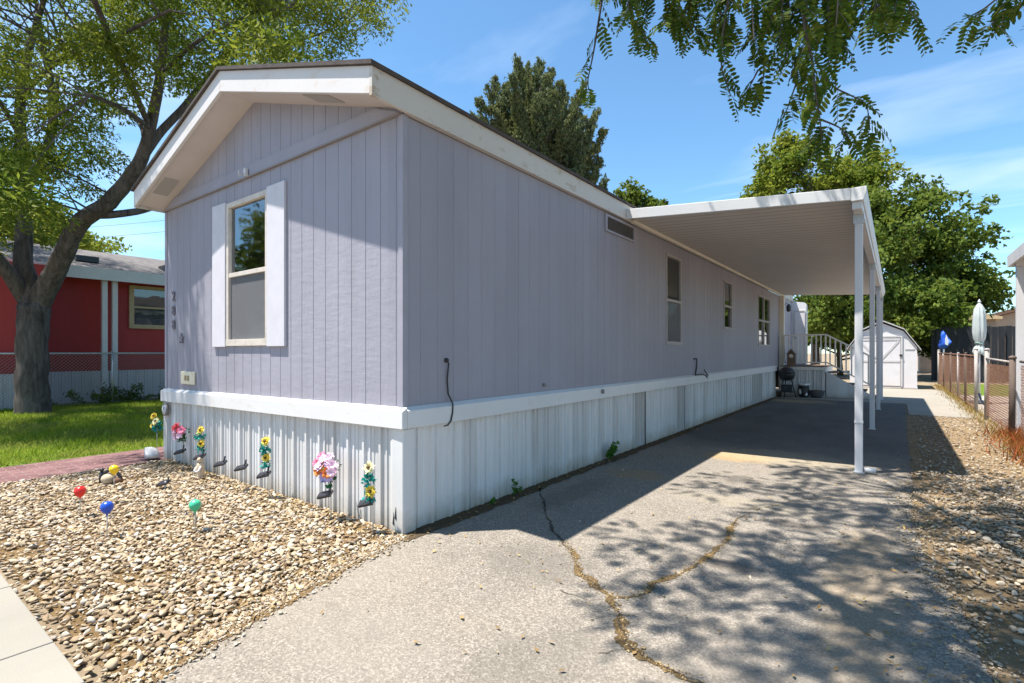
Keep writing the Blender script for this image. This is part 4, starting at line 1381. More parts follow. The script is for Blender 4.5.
# ------------------------------------------------------------------ chain link fences
def chain_mesh(p, q, h, cell, r, z0):
    """flat diamond netting between p and q as thin three-sided wires"""
    p, q = np.array(p, float), np.array(q, float)
    Lf = np.linalg.norm(q - p); d = (q - p) / Lf; s = np.array([-d[1], d[0]])
    V, F = [], []
    for sg in (1, -1):
        u0 = np.arange(-h, Lf + h, cell)
        for u in u0:
            a, b = (u, 0.0), (u + h, h)
            if sg < 0: a, b = (u + h, 0.0), (u, h)
            ua, za = a; ub, zb = b
            t0, t1 = 0.0, 1.0
            du = ub - ua
            for lim, side in ((0, 1), (Lf, -1)):
                fa, fb = (ua - lim) * side, (ub - lim) * side
                if fa < 0 and fb < 0: t0, t1 = 1, 0
                elif fa < 0: t0 = max(t0, fa / (fa - fb))
                elif fb < 0: t1 = min(t1, fa / (fa - fb))
            if t1 - t0 < 0.02: continue
            e0 = (ua + du * t0, za + (zb - za) * t0); e1 = (ua + du * t1, za + (zb - za) * t1)
            off = s * (0.004 * sg)
            base = len(V)
            for e in (e0, e1):
                c = np.array([*(p + d * e[0] + off), z0 + e[1]])
                V += [c + np.array([s[0] * r, s[1] * r, 0]), c - np.array([s[0] * r, s[1] * r, -r]), c + np.array([d[0] * r, d[1] * r, -r])]
            F += [(base, base + 1, base + 4, base + 3), (base + 1, base + 2, base + 5, base + 4), (base + 2, base, base + 3, base + 5)]
    return np.array(V), np.array(F)


fx = 4.86
fn = thing('chain_link_fence', (fx, 18, 0), 'rusty brown chain link fence along the gravel strip', 'fence')
V, F = chain_mesh((fx, 14.4), (fx, 28.3), 1.32, .14, .0024, .06)
mesh_np('netting', V, F, M['rust'], fn, (fx, 18, 0))
mb = MB(); mb.tube([(fx, 14.4, 1.40), (fx, 28.3, 1.46)], .022, 8); mb.build('top_rail', M['rust'], fn)
mb = MB(); mb.tube([(fx, 14.4, .08), (fx, 28.3, .08)], .012, 6); mb.build('bottom_rail', M['rust'], fn)
for yy, mt, w in ((14.4, 'postgrey', .036), (16.8, 'postdark', .03), (19.0, 'postgrey', .03), (21.8, 'postdark', .03), (25.0, 'postdark', .03), (28.3, 'postgrey', .05)):
    mb = MB(); mb.tube([(fx, yy, 0), (fx, yy, 1.46 + (.1 if w > .035 else 0))], w, 8); p = mb.build('post', M[mt], fn)
    mb = MB(); mb.ball((fx, yy, 1.47 + (.1 if w > .035 else 0)), w * 1.2, 8, 0, .7); mb.build('cap', M[mt], p)
ga = thing('fence_gate', (fx, 11, 0), 'weathered chain link gate and near fence bay beside the rusty weeds', 'gate')
V, F = chain_mesh((fx, 9.5), (fx, 12.55), 1.15, .09, .0026, .1)
mesh_np('netting', V, F, M['rust'], ga, (fx, 11, 0))
mb = MB(); mb.tube([(fx, 9.5, 1.32), (fx, 12.55, 1.36)], .022, 8); mb.build('top_rail', M['postgrey'], ga)
for yy, mt, w, hh in ((12.55, 'postgrey', .042, 1.55), (9.45, 'postdark', .045, 1.40)):
    mb = MB(); mb.tube([(fx, yy, 0), (fx + .01, yy, hh)], w, 8); p = mb.build('post', M[mt], ga)
    mb = MB(); mb.ball((fx + .01, yy, hh), w * 1.25, 8, 0, .7); mb.build('cap', M[mt], p)
t = thing('rail_fence', (fx + .15, 8.0, 0), 'dark rail fence bay at the photo edge beside the gate', 'fence')
V, F = chain_mesh((fx + .05, 6.6), (fx + .05, 9.0), 1.2, .09, .0026, .08)
mesh_np('netting', V, F, M['rust'], t, (fx + .15, 8.0, 0))
mb = MB(); mb.tube([(fx + .05, 6.6, 1.30), (fx + .05, 9.0, 1.34)], .022, 8); mb.build('top_rail', M['postdark'], t)
for yy in (8.1, 7.3, 6.6):
    mb = MB(); mb.tube([(fx + .05, yy, 0), (fx + .05, yy, 1.3)], .035, 8); mb.build('post', M['postdark'], t)

lf = thing('lawn_fence', (-14.8, 4, 0), 'galvanised chain link fence between the lawn and the red house', 'fence')
V, F = chain_mesh((-14.8, -4), (-14.8, 13), 1.36, .085, .0045, .06)
mesh_np('netting', V, F, M['galv'], lf, (-14.8, 4, 0))
mb = MB(); mb.tube([(-14.8, -4, 1.46), (-14.8, 13, 1.46)], .028, 8); mb.build('top_rail', M['galv'], lf)
for yy in (-3.9, -1.2, 2.05, 4.9, 7.8, 10.7, 13):
    mb = MB(); mb.tube([(-14.8, yy, 0), (-14.8, yy, 1.5)], .035, 8); p = mb.build('post', M['galv'], lf)
    mb = MB(); mb.ball((-14.8, yy, 1.5), .045, 8, 0, .7); mb.build('cap', M['galv'], p)

# ------------------------------------------------------------------ red house
rh = thing('red_house', (-19, 4, 0), 'dark red house with white trim and grey roof beyond the lawn', 'house')
HX = -16.2
mb = MB(); mb.box(-22.5, HX, 0.9, 16, .92, 3.85)
mb.build('wall', M['redwall'], rh)
mb = MB(); mb.box(-22.5, HX + 1.1, -6, 0.7, .92, 3.85); mb.build('wall', M['redwall'], rh)
mb = MB(); wall_grid(rib_profile(0.9, 16, 40), lambda u: 0, lambda u: .93, [], lambda u, o, z: (HX + .03 + o, u, z), mb); mb.build('skirting', M['shed'], rh)
mb = MB(); wall_grid(rib_profile(-6, .7, 41), lambda u: 0, lambda u: .93, [], lambda u, o, z: (HX + 1.13 + o, u, z), mb); mb.quad((HX, .71, 0), (HX + 1.13, .71, 0), (HX + 1.13, .71, .93), (HX, .71, .93)); mb.build('skirting', M['shed'], rh)
mb = MB()
mb.prism([(HX + .75, 3.86), (HX + .75, 3.95), (-19.35, 5.05), (-22.9, 3.95), (-22.9, 3.86), (-19.35, 4.96)], 'y', -6.4, 16.4)
rf = mb.build('roof', M['shingle_grey'], rh)
for yy in (1.6, 3.9):
    mb = MB(); mb.box(-16.9, -16.4, yy, yy + .55, 4.25, 4.42); mb.build('roof_vent', M['black'], rf)
mb = MB(); mb.box(HX + .75, HX + .79, -6.4, 16.4, 3.62, 3.96); mb.build('fascia', M['white'], rh)
mb = MB(); mb.box(HX + .01, HX + .749, -6.4, 16.4, 3.80, 3.858); mb.build('soffit', M['white'], rh)
for yy, hh in ((2.03, 3.8), (2.28, 3.8)):
    mb = MB(); mb.box(HX + .45, HX + .58, yy, yy + .13, .0, hh); mb.build('porch_post', M['white'], rh)
mb = MB(); mb.box(HX + .4, HX + .58, -6, 16, 3.66, 3.79); mb.build('beam', M['white'], rh)
window(rh, 'side', 0, 0.01, 0, 0.01, 0, M['tan'], M['glassdark'], M['drape'], M['drape']) if False else None


def side_window(parent, X, y0, y1, z0, z1, fm, inner):
    mb = MB()
    mb.box(X, X + .07, y0, y1, z0, z0 + .13); mb.box(X, X + .07, y0, y1, z1 - .1, z1); mb.box(X, X + .07, y0, y0 + .13, z0 + .13, z1 - .1); mb.box(X, X + .07, y1 - .13, y1, z0 + .13, z1 - .1)
    zm = (z0 + z1) / 2
    mb.box(X, X + .05, y0 + .13, y1 - .13, zm - .03, zm + .03)
    w = mb.build('window', fm, parent)
    mb = MB(); mb.box(X + .012, X + .018, y0 + .13, y1 - .13, z0 + .13, z1 - .1); mb.build('pane', M['glassdark'], w)
    mb = MB(); mb.box(X + .002, X + .008, y0 + .13, y1 - .13, z0 + .13, z1 - .1); mb.build('blind', inner, w)


side_window(rh, HX, 2.85, 4.75, 2.25, 3.62, M['tan'], M['blind'])
side_window(rh, HX + 1.1, -2.2, -.75, 1.75, 3.55, M['white'], M['blind'])
mb = MB(); mb.box(-17, HX + 1.0, 16.3, 16.4, 3.8, 3.9); mb.build('roof_edge', M['white'], rh)


# ------------------------------------------------------------------ trees
def leaf_quads(centers, axes, length, width, rg, fold=0.25):
    """one rhombic leaf per row: centre, unit axis"""
    n = len(centers)
    r = rg.normal(size=(n, 3))
    s = np.cross(axes, r); s /= (np.linalg.norm(s, axis=1)[:, None] + 1e-9)
    nn = np.cross(axes, s)
    l = (length * rg.uniform(0.65, 1.3, n))[:, None]; w = (width * rg.uniform(0.7, 1.25, n))[:, None]
    a = centers - axes * l / 2; b = centers + axes * l / 2
    m = centers + nn * w * fold
    V = np.stack([a, m + s * w / 2, b, m - s * w / 2], 1).reshape(-1, 3)
    return V


def unit(v):
    return v / (np.linalg.norm(v, axis=-1, keepdims=True) + 1e-9)


def smooth_path(pts, rads, n=5):
    """Catmull-Rom through points"""
    P = [Vector(p) for p in pts]
    out, ro = [], []
    for i in range(len(P) - 1):
        p0, p1, p2, p3 = P[max(i - 1, 0)], P[i], P[i + 1], P[min(i + 2, len(P) - 1)]
        for k in range(n):
            t = k / n
            out.append(0.5 * ((2 * p1) + (p2 - p0) * t + (2 * p0 - 5 * p1 + 4 * p2 - p3) * t * t + (3 * p1 - p0 - 3 * p2 + p3) * t ** 3))
            ro.append(rads[i] * (1 - t) + rads[i + 1] * t)
    out.append(P[-1]); ro.append(rads[-1])
    return out, ro


def make_tree(name, label, base, limbs, clumps, n_per, leaf, mat, barkm, group=None, seed=1, flat=0.5, droop=0.3, twig=0.02, twigmax=6.0, twig_every=1, catname='tree', thick=1.0):
    """limbs: list of (points, radii). clumps: (n,4) centre+radius. leaf=(length,width)"""
    rg = np.random.default_rng(seed)
    rr = random.Random(seed)
    t = thing(name, base, label, catname, group)
    mb = MB()
    limbpts = []
    for pts, rads in limbs:
        sp, sr = smooth_path(pts, [r_ * thick for r_ in rads])
        # slight wobble
        sp = [p + Vector((rr.uniform(-1, 1), rr.uniform(-1, 1), rr.uniform(-.5, .5))) * sr[i] * 0.07 if 0 < i < len(sp) - 1 else p for i, p in enumerate(sp)]
        mb.tube(sp, sr, 9 if max(sr) > .1 else 6)
        limbpts += [(p, r) for p, r in zip(sp, sr) if p.z > base[2] + 1.2]
    LP = np.array([p[:] for p, _ in limbpts])
    LR = np.array([r for _, r in limbpts])
    for i, c in enumerate(clumps):
        if i % twig_every: continue
        dd = np.linalg.norm(LP - c[:3], axis=1) + np.maximum(0, LP[:, 2] - c[2]) * 0.6
        j = int(np.argmin(dd))
        if dd[j] > twigmax: continue
        p, q = Vector(LP[j]), Vector(c[:3])
        m1 = p.lerp(q, .5) + Vector((rr.uniform(-.12, .12), rr.uniform(-.12, .12), .06 * dd[j]))
        r0 = min(LR[j] * .6, twig * (0.6 + 0.35 * dd[j]))
        mb.tube([p, m1, q], [r0, r0 * .6, r0 * .25], 4, caps=False)
    mb.build('trunk', barkm, t)
    cs, axs = [], []
    for c in clumps:
        n = int(n_per * (c[3] / np.mean(clumps[:, 3])) ** 1.6 * rg.uniform(.6, 1.3))
        u = unit(rg.normal(size=(n, 3))) * (rg.random(n) ** 0.5)[:, None]
        u[:, 2] *= flat
        pos = c[:3] + u * c[3]
        pos[:, 2] -= droop * (u[:, 0] ** 2 + u[:, 1] ** 2) * c[3]
        ax = unit(u + rg.normal(size=(n, 3)) * .7 + np.array([0, 0, -droop]))
        cs.append(pos); axs.append(ax)
    cs = np.concatenate(cs); axs = np.concatenate(axs)
    V = leaf_quads(cs, axs, leaf[0], leaf[1], rg)
    mesh_np('crown', V, np.arange(len(V)).reshape(-1, 4), mat, t, base)
    return t


# honey locust on the lawn: limbs read from the photo at about 12.5 m, spread in depth
DT = 12.5
def L3(*pp):
    return [at(x_, y_, DT + dd) for x_, y_, dd in pp]
base_l = at(32, 352 + 768 / DT, DT)
limbs = [
    ([base_l + Vector((0, 0, -.1))] + L3((32, 385, 0), (32, 340, 0), (33, 305, 0)), [.47, .42, .40, .42]),
    (L3((32, 315, 0), (29, 290, 0), (23, 255, 0), (25, 190, .2), (21, 140, .3), (20, 98, .5), (27, 60, .6), (33, 35, .6), (50, -20, .8)), [.34, .30, .24, .19, .16, .14, .12, .10, .06]),
    (L3((34, 310, 0), (45, 290, 0), (60, 262, -.2), (78, 225, -.5), (108, 203, -.8), (138, 165, -1.0), (150, 128, -1.2), (160, 75, -1.4), (166, 20, -1.6), (175, -40, -1.8)), [.34, .31, .27, .25, .22, .18, .15, .12, .09, .05]),
    (L3((26, 300, 0), (10, 275, -.4), (-12, 250, -.8), (-40, 220, -1.4), (-80, 150, -2)), [.24, .21, .19, .15, .09]),
    (L3((95, 215, -.7), (118, 214, -.6), (150, 208, -.3), (190, 190, .3), (240, 150, 1)), [.12, .11, .10, .08, .05]),
    (L3((138, 165, -1), (158, 135, -.6), (186, 105, -.2), (215, 70, .2), (245, 35, .6), (290, 5, 1.0), (330, -30, 1.4)), [.14, .12, .11, .10, .08, .06, .04]),
    (L3((24, 190, .2), (40, 165, .5), (52, 130, .9), (51, 85, 1.1), (43, 45, 1.3), (35, -10, 1.5)), [.15, .14, .13, .11, .09, .05]),
    (L3((52, 130, .9), (56, 105, 1.4), (58, 75, 2)), [.09, .08, .06]),
    (L3((21, 140, .3), (5, 110, -.5), (-25, 70, -1.4)), [.08, .07, .04]),
    (L3((20, 98, .5), (60, 60, -1.5), (110, 40, -3), (170, 10, -4)), [.07, .06, .05, .03]),
    (L3((150, 128, -1.2), (125, 110, -2.4), (90, 95, -3.4)), [.07, .06, .04]),
    (L3((145, 140, -1.1), (135, 118, -.3), (100, 100, 1.2), (75, 85, 2.2)), [.07, .06, .05, .04]),
    (L3((160, 75, -1.4), (200, 40, -2.4), (260, 10, -3.2)), [.07, .05, .03]),
    (L3((150, 128, -1.2), (120, 60, -2.6), (70, -40, -4.2)) + [Vector((-6.6, -1.9, 7.9))], [.09, .08, .07, .03]),
    (L3((245, 35, .6), (300, 40, 1.5), (350, 20, 2.4)), [.06, .04, .03]),
]
rg = np.random.default_rng(77)
cl = []
while len(cl) < 320:
    px, py, dd = rg.uniform(-160, 392), rg.uniform(-170, 238), rg.uniform(-4.2, 4.2)
    # outline read off the photograph: right edge falls away, underside rises to the right
    if px > 300 and py > 60 - (px - 300) * .55: continue
    if px > 180 and py > 92 - (px - 200) * .25 and px < 301: continue
    lowlim = np.interp(px, [-160, 0, 40, 70, 110, 150, 200, 300], [240, 225, 205, 165, 170, 120, 100, 70])
    if py > lowlim: continue
    p = at(px, py, DT + dd)
    # foliage thins around the open limb forks
    if 85 < py < 150 and 0 < px < 45 and rg.random() < .75: continue
    if 120 < py < 235 and 60 < px < 140 and rg.random() < .72: continue
    cl.append((p.x, p.y, p.z, rg.uniform(.45, 1.0)))
for px, py, dd, rad in ((55, 215, -.5, .55), (72, 232, .5, .45), (15, 215, .4, .6), (-5, 235, 0, .6), (45, 240, 1, .4), (88, 190, 1.5, .5), (60, 175, 2, .5), (370, 20, 1.5, .7), (340, 38, 1.5, .6), (385, -10, 1.8, .6), (300, 48, .6, .6), (330, 55, 1.5, .45)):
    p = at(px, py, DT + dd); cl.append((p.x, p.y, p.z, rad))
for q in ((-6.9, -1.9, 8.0), (-6.5, -1.5, 7.8), (-6.2, -1.9, 8.3), (-6.0, -1.4, 8.2), (-6.6, -1.2, 7.4), (-7.3, -2.0, 8.2), (-5.9, -1.9, 7.6), (-6.9, -1.1, 7.6), (-7.1, -2.6, 8.4), (-6.4, -2.5, 8.3), (-7.6, -2.4, 8.0), (-7.0, -3.2, 8.0), (-6.3, -1.7, 7.0), (-6.6, -1.6, 8.6), (-6.0, -1.0, 7.4), (-5.8, -1.5, 8.8), (-6.9, -1.5, 8.9), (-6.1, -2.1, 9.0), (-6.5, -2.0, 7.2), (-5.7, -1.1, 7.9)):
    cl.append((*q, .42))
make_tree('honey_locust', 'large honey locust with dark forked trunk standing on the lawn', base_l, limbs, np.array(cl), 440, (.125, .042), M['locust'], M['bark'], seed=5, flat=.5, droop=.35, twig=.019, twigmax=4.5, thick=.77)


def generic_limbs(base, h, r, n, seed, spread):
    rr = random.Random(seed)
    base = Vector(base)
    top = base + Vector((rr.uniform(-.3, .3), rr.uniform(-.3, .3), h))
    out = [([base + Vector((0, 0, -.1)), base.lerp(top, .3), base.lerp(top, .65), top], [r, r * .75, r * .45, r * .12])]
    for i in range(n):
        t = rr.uniform(.15, .8)
        a = 2 * PI * (i / n) + rr.uniform(-.4, .4)
        s = spread * (1 - .5 * t) * rr.uniform(.6, 1)
        p = base.lerp(top, t)
        q = p + Vector((math.cos(a) * s, math.sin(a) * s, h * rr.uniform(.08, .3)))
        out.append(([p, p.lerp(q, .5) + Vector((0, 0, -.1 * s * .3)), q], [r * .4 * (1 - t * .6), r * .25 * (1 - t * .6), r * .06]))
    return out


def crown_clumps(lumps, n, rmin, rmax, seed, shell=.75):
    """clump centres on the outer part of several ellipsoidal lumps (cx,cy,cz,rx,ry,rz,weight)"""
    rg = np.random.default_rng(seed)
    w = np.array([l[6] for l in lumps]); w = w / w.sum()
    out = []
    for _ in range(n):
        l = lumps[rg.choice(len(lumps), p=w)]
        u = unit(rg.normal(size=3)) * rg.uniform(shell, 1.0)
        out.append((l[0] + u[0] * l[3], l[1] + u[1] * l[4], l[2] + u[2] * l[5], rg.uniform(rmin, rmax)))
    return np.array(out)


def lump(px, py, d, rx_px, ry_px, w, depth=None):
    p = at(px, py, d)
    rx, rz = rx_px / F_PX * d, ry_px / F_PX * d
    return (p.x, p.y, p.z, rx, rx if depth is None else depth, rz, w)


# dense broadleaf tree behind the shed
d = 29.5
lumps = [lump(885, 255, d, 55, 62, 3), lump(920, 225, d, 36, 38, 1.6), lump(862, 285, d - 1, 48, 55, 2), lump(935, 290, d, 42, 40, 1.8), lump(905, 310, d - 1.5, 52, 34, 2), lump(962, 235, d + 1, 22, 28, .6), lump(978, 292, d, 22, 20, .5), lump(835, 318, d, 40, 26, 1.2), lump(865, 215, d + 1, 30, 28, .8), lump(955, 262, d, 34, 30, .9)]
cl = crown_clumps(lumps, 430, .5, 1.05, 41, .55)
extra = []
for px, py in ((982, 210), (990, 200), (993, 228), (1000, 285), (996, 300), (985, 255), (960, 195), (935, 182), (912, 178), (905, 190), (1003, 292), (975, 222), (940, 196), (968, 205)):
    p = at(px, py, d + rg.uniform(-1, 1)); extra.append((p.x, p.y, p.z, rg.uniform(.35, .6)))
cl = np.concatenate([cl, np.array(extra)])
b = at(893, 352, d); b.z = 0
make_tree('broadleaf_tree', 'big dense green broadleaf tree rising behind the white shed', b, generic_limbs(b, 9.0, .32, 12, 4, 5.0), cl, 85, (.30, .17), M['broad'], M['bark_brown'], 'trees behind the shed', 42, .75, .25, .016, 5)
# paler, looser tree left of it above the carport roof
d = 38
lumps = [lump(800, 185, d, 48, 38, 2), lump(845, 200, d, 40, 36, 1.5), lump(770, 205, d, 26, 24, .8), lump(790, 160, d, 24, 22, .6), lump(870, 180, d, 26, 26, .6)]
cl = crown_clumps(lumps, 200, .6, 1.2, 43, .5)
extra = []
for px, py in ((762, 150), (785, 138), (790, 145), (770, 165), (758, 178), (752, 190), (812, 140), (830, 150), (848, 158), (748, 198), (868, 152)):
    p = at(px, py, d + rg.uniform(-1, 1)); extra.append((p.x, p.y, p.z, rg.uniform(.45, .8)))
cl = np.concatenate([cl, np.array(extra)])
b = at(815, 352, d); b.z = 0
make_tree('broadleaf_tree', 'paler loose crowned tree showing above the carport roof', b, generic_limbs(b, 13, .34, 12, 6, 5.0), cl, 70, (.36, .2), M['locust'], M['bark_brown'], 'trees behind the shed', 44, .7, .25, .018, 6)
# darker trees filling the gap under the carport roof
d = 33
lumps = [lump(822, 318, d, 40, 30, 2), lump(850, 330, d - 2, 45, 24, 1.4), lump(935, 330, d - 1, 26, 24, 1.2), lump(905, 335, d, 40, 20, 1)]
cl = crown_clumps(lumps, 170, .5, 1.0, 45, .5)
b = at(840, 352, d); b.z = 0
make_tree('dark_tree', 'dark shrubby tree seen through the carport beside the shed', b, generic_limbs(b, 4.2, .2, 10, 8, 3.5), cl, 110, (.3, .17), M['broad_dark'], M['bark_brown'], 'trees behind the shed', 46, .8, .2, .016, 6)
# small broadleaf top between the conifer and the carport
d = 30
cl = crown_clumps([lump(630, 198, d, 22, 16, 1), lump(652, 205, d, 14, 9, .5), lump(618, 205, d, 12, 14, .4)], 60, .3, .6, 47, .4)
b = at(632, 352, d); b.z = 0
make_tree('small_tree', 'bright green treetop just above the home roof beside the conifer', b, generic_limbs(b, 9.5, .18, 8, 9, 1.6), cl, 50, (.26, .16), M['broad'], M['bark_brown'], None, 48, .8, .2, .014, 4)
# yellow-green tree far behind the red house
d = 34
cl = crown_clumps([lump(45, 235, d, 60, 26, 2), lump(5, 215, d, 45, 30, 1.5), lump(92, 242, d, 18, 14, .5), lump(-40, 200, d, 50, 50, 1.5)], 150, .6, 1.2, 49, .4)
b = at(40, 352, d); b.z = 0
make_tree('pale_tree', 'yellow-green tree behind the roof of the red house', b, generic_limbs(b, 9, .25, 9, 10, 4), cl, 60, (.34, .2), M['pale_leaf'], M['bark_brown'], None, 50, .7, .2, .016, 6)


# tree across the street, which the front window mirrors
b = Vector((-19, -10, 0))
cl = crown_clumps([(-19, -10, 5.5, 4.2, 3.2, 3.0, 2), (-15.5, -9.5, 4.6, 2.5, 2.5, 2.2, 1)], 150, .6, 1.1, 51, .4)
make_tree('street_tree', 'leafy tree across the street, mirrored in the front window', b, generic_limbs(b, 7, .25, 9, 13, 3.5), cl, 60, (.3, .17), M['broad'], M['bark_brown'], None, 52, .8, .2, .016, 6)


# conifer: many upswept spires of short needle sprays
def conifer(name, label, base, spires, n_per, seed):
    rg = np.random.default_rng(seed)
    t = thing(name, base, label, 'tree')
    mb = MB()
    top = max(s[1][2] for s in spires)
    mb.tube([Vector(base) - Vector((0, 0, .1)), Vector((base[0], base[1], top * .5)), Vector((base[0], base[1], top * .88))], [.35, .22, .05], 8)
    cs, axs = [], []
    for p, q, rad in spires:
        p, q = Vector(p), Vector(q)
        root = Vector((base[0], base[1], max(1.5, p.z - .35 * (p - Vector((base[0], base[1], p.z))).length)))
        mb.tube([root, root.lerp(p, .6) + Vector((0, 0, -.15)), p, q], [.07, .05, .035, .008], 5, caps=False)
        ln = (q - p).length
        ax = np.array((q - p).normalized())
        sv = np.cross(ax, [0.3, 0.9, 0.1]); sv /= np.linalg.norm(sv); tv = np.cross(ax, sv)
        nt_ = int(24 * ln)
        for _ in range(nt_):
            t0 = rg.random() ** .9
            ang = rg.random() * 2 * PI
            out = math.cos(ang) * sv + math.sin(ang) * tv
            ro = rad * (1 - .8 * t0) * rg.uniform(.35, 1.15)
            d2 = unit(ax * .75 + out * .75 + np.array([0, 0, .35]) + rg.normal(size=3) * .2)
            c0 = np.array(p) + np.array(q - p) * t0 + out * ro * .5
            lt = rg.uniform(.25, .55) * (1 - .4 * t0)
            m_ = int(n_per * .05)
            tt = rg.random(m_)
            pos = c0 + d2 * (tt * lt)[:, None] + rg.normal(size=(m_, 3)) * (.085 * (1 - .7 * tt))[:, None]
            cs.append(pos)
            axs.append(unit(d2 + rg.normal(size=(m_, 3)) * .5))
    mb.build('trunk', M['bark'], t)
    cs, axs = np.concatenate(cs), np.concatenate(axs)
    V = leaf_quads(cs, axs, .15, .05, rg, .1)
    mesh_np('crown', V, np.arange(len(V)).reshape(-1, 4), M['needle'], t, base)
    return t


d = 27
b = at(540, 352, d); b.z = 0
spires = []
rg = np.random.default_rng(61)
tips = [(517, 60), (540, 63), (528, 66), (551, 70), (505, 85), (487, 88), (561, 84), (575, 100), (583, 85), (597, 113), (590, 130), (603, 132), (478, 100), (470, 115), (600, 160), (605, 180), (494, 78), (566, 95), (545, 90), (515, 95), (530, 85), (590, 165), (575, 150), (560, 130), (602, 200), (612, 205), (480, 118), (500, 110), (522, 72), (534, 70), (546, 76), (512, 76), (556, 90), (526, 90), (538, 98), (550, 105), (568, 112), (502, 100), (516, 112), (584, 118), (492, 105), (560, 110), (573, 128), (588, 150)]
for px, py in tips:
    dd = d + rg.uniform(-2, 2)
    q = at(px, py, dd)
    cen = at(540 + (px - 540) * .62, py + rg.uniform(48, 75), dd * .4 + d * .6)
    spires.append((cen, q, rg.uniform(.45, .7)))
for _ in range(75):
    a = rg.uniform(0, 2 * PI); zz = rg.uniform(3, 14.0); rad = rg.uniform(.55, 1) * np.interp(zz, [0, 6, 11, 16], [4.2, 4.0, 2.8, 1.0])
    p = Vector((b.x + math.cos(a) * rad * .7, b.y + math.sin(a) * rad * .7, zz - rg.uniform(1, 1.8)))
    q = Vector((b.x + math.cos(a) * rad, b.y + math.sin(a) * rad, zz + .4))
    spires.append((p, q, rg.uniform(.5, .8)))
conifer('conifer', 'grey-green conifer with upswept branch tips behind the mobile home', b, spires, 900, 62)


# overhanging locust: trunk beside the street behind the viewer, limbs over the driveway
def frond(mbV, mbF, p, d, length, pairs, lw, ll, rr):
    """pinnate leaf: paired oblong leaflets along a drooping midrib"""
    d = d.normalized()
    side = d.cross(Vector((0, 0, 1)))
    side = side.normalized() if side.length > .05 else Vector((1, 0, 0))
    side = (side * math.cos(rr.uniform(-1, 1)) + side.cross(d) * rr.uniform(-.8, .8)).normalized()
    pos = Vector(p)
    step = length / pairs
    rib = [pos.copy()]
    for i in range(pairs):
        t = i / pairs
        d = (d + Vector((0, 0, -.09))).normalized()
        pos = pos + d * step
        rib.append(pos.copy())
        nrm = side.cross(d).normalized()
        sc = .7 + .5 * math.sin(PI * min(1, t + .15))
        for sg in (-1, 1):
            ax = (side * sg * .95 + d * .32 + nrm * rr.uniform(-.35, .1)).normalized()
            w = d * (lw * sc / 2) + nrm * rr.uniform(-.003, .003)
            l = ax * ll * sc * rr.uniform(.85, 1.1)
            b0 = len(mbV)
            mbV += [pos, pos + l * .3 + w, pos + l * .75 + w * .9, pos + l, pos + l * .75 - w * .9, pos + l * .3 - w]
            mbF.append((b0, b0 + 1, b0 + 2, b0 + 3, b0 + 4, b0 + 5))
    return rib


nt = thing('street_locust', (5.9, -4.9, 0), 'locust tree whose leafy branches hang into the top of the photo over the driveway', 'tree')
tb = MB()
trunk = [(5.9, -4.9, -.05), (5.85, -4.85, 1.2), (5.6, -4.5, 2.6), (5.2, -3.9, 3.8)]
sp, sr = smooth_path(trunk, [.26, .21, .19, .17]); tb.tube(sp, sr, 10)
main_limbs = [
    [(5.2, -3.9, 3.8), (4.4, -2.6, 5.0), (3.2, -.9, 5.9), (2.2, .6, 6.4), (1.4, 2.2, 6.8)],
    [(5.3, -4.0, 3.6), (5.3, -2.6, 5.0), (4.9, -.8, 5.8), (4.4, .9, 6.3), (4.0, 2.4, 6.6)],
    [(4.6, -2.9, 4.7), (3.4, -1.9, 5.2), (2.0, -1.2, 5.5), (1.0, -.6, 5.8)],
    [(5.4, -4.2, 3.3), (6.4, -3.6, 4.8), (7.2, -2.2, 6.0)],
    [(3.2, -.9, 5.9), (2.9, .6, 5.6), (2.7, 1.7, 5.4)],
]
limb_pts = []
for lm in main_limbs:
    sp, sr = smooth_path(lm, [.13 * (1 - .19 * i) for i in range(len(lm))])
    tb.tube(sp, sr, 7); limb_pts += sp
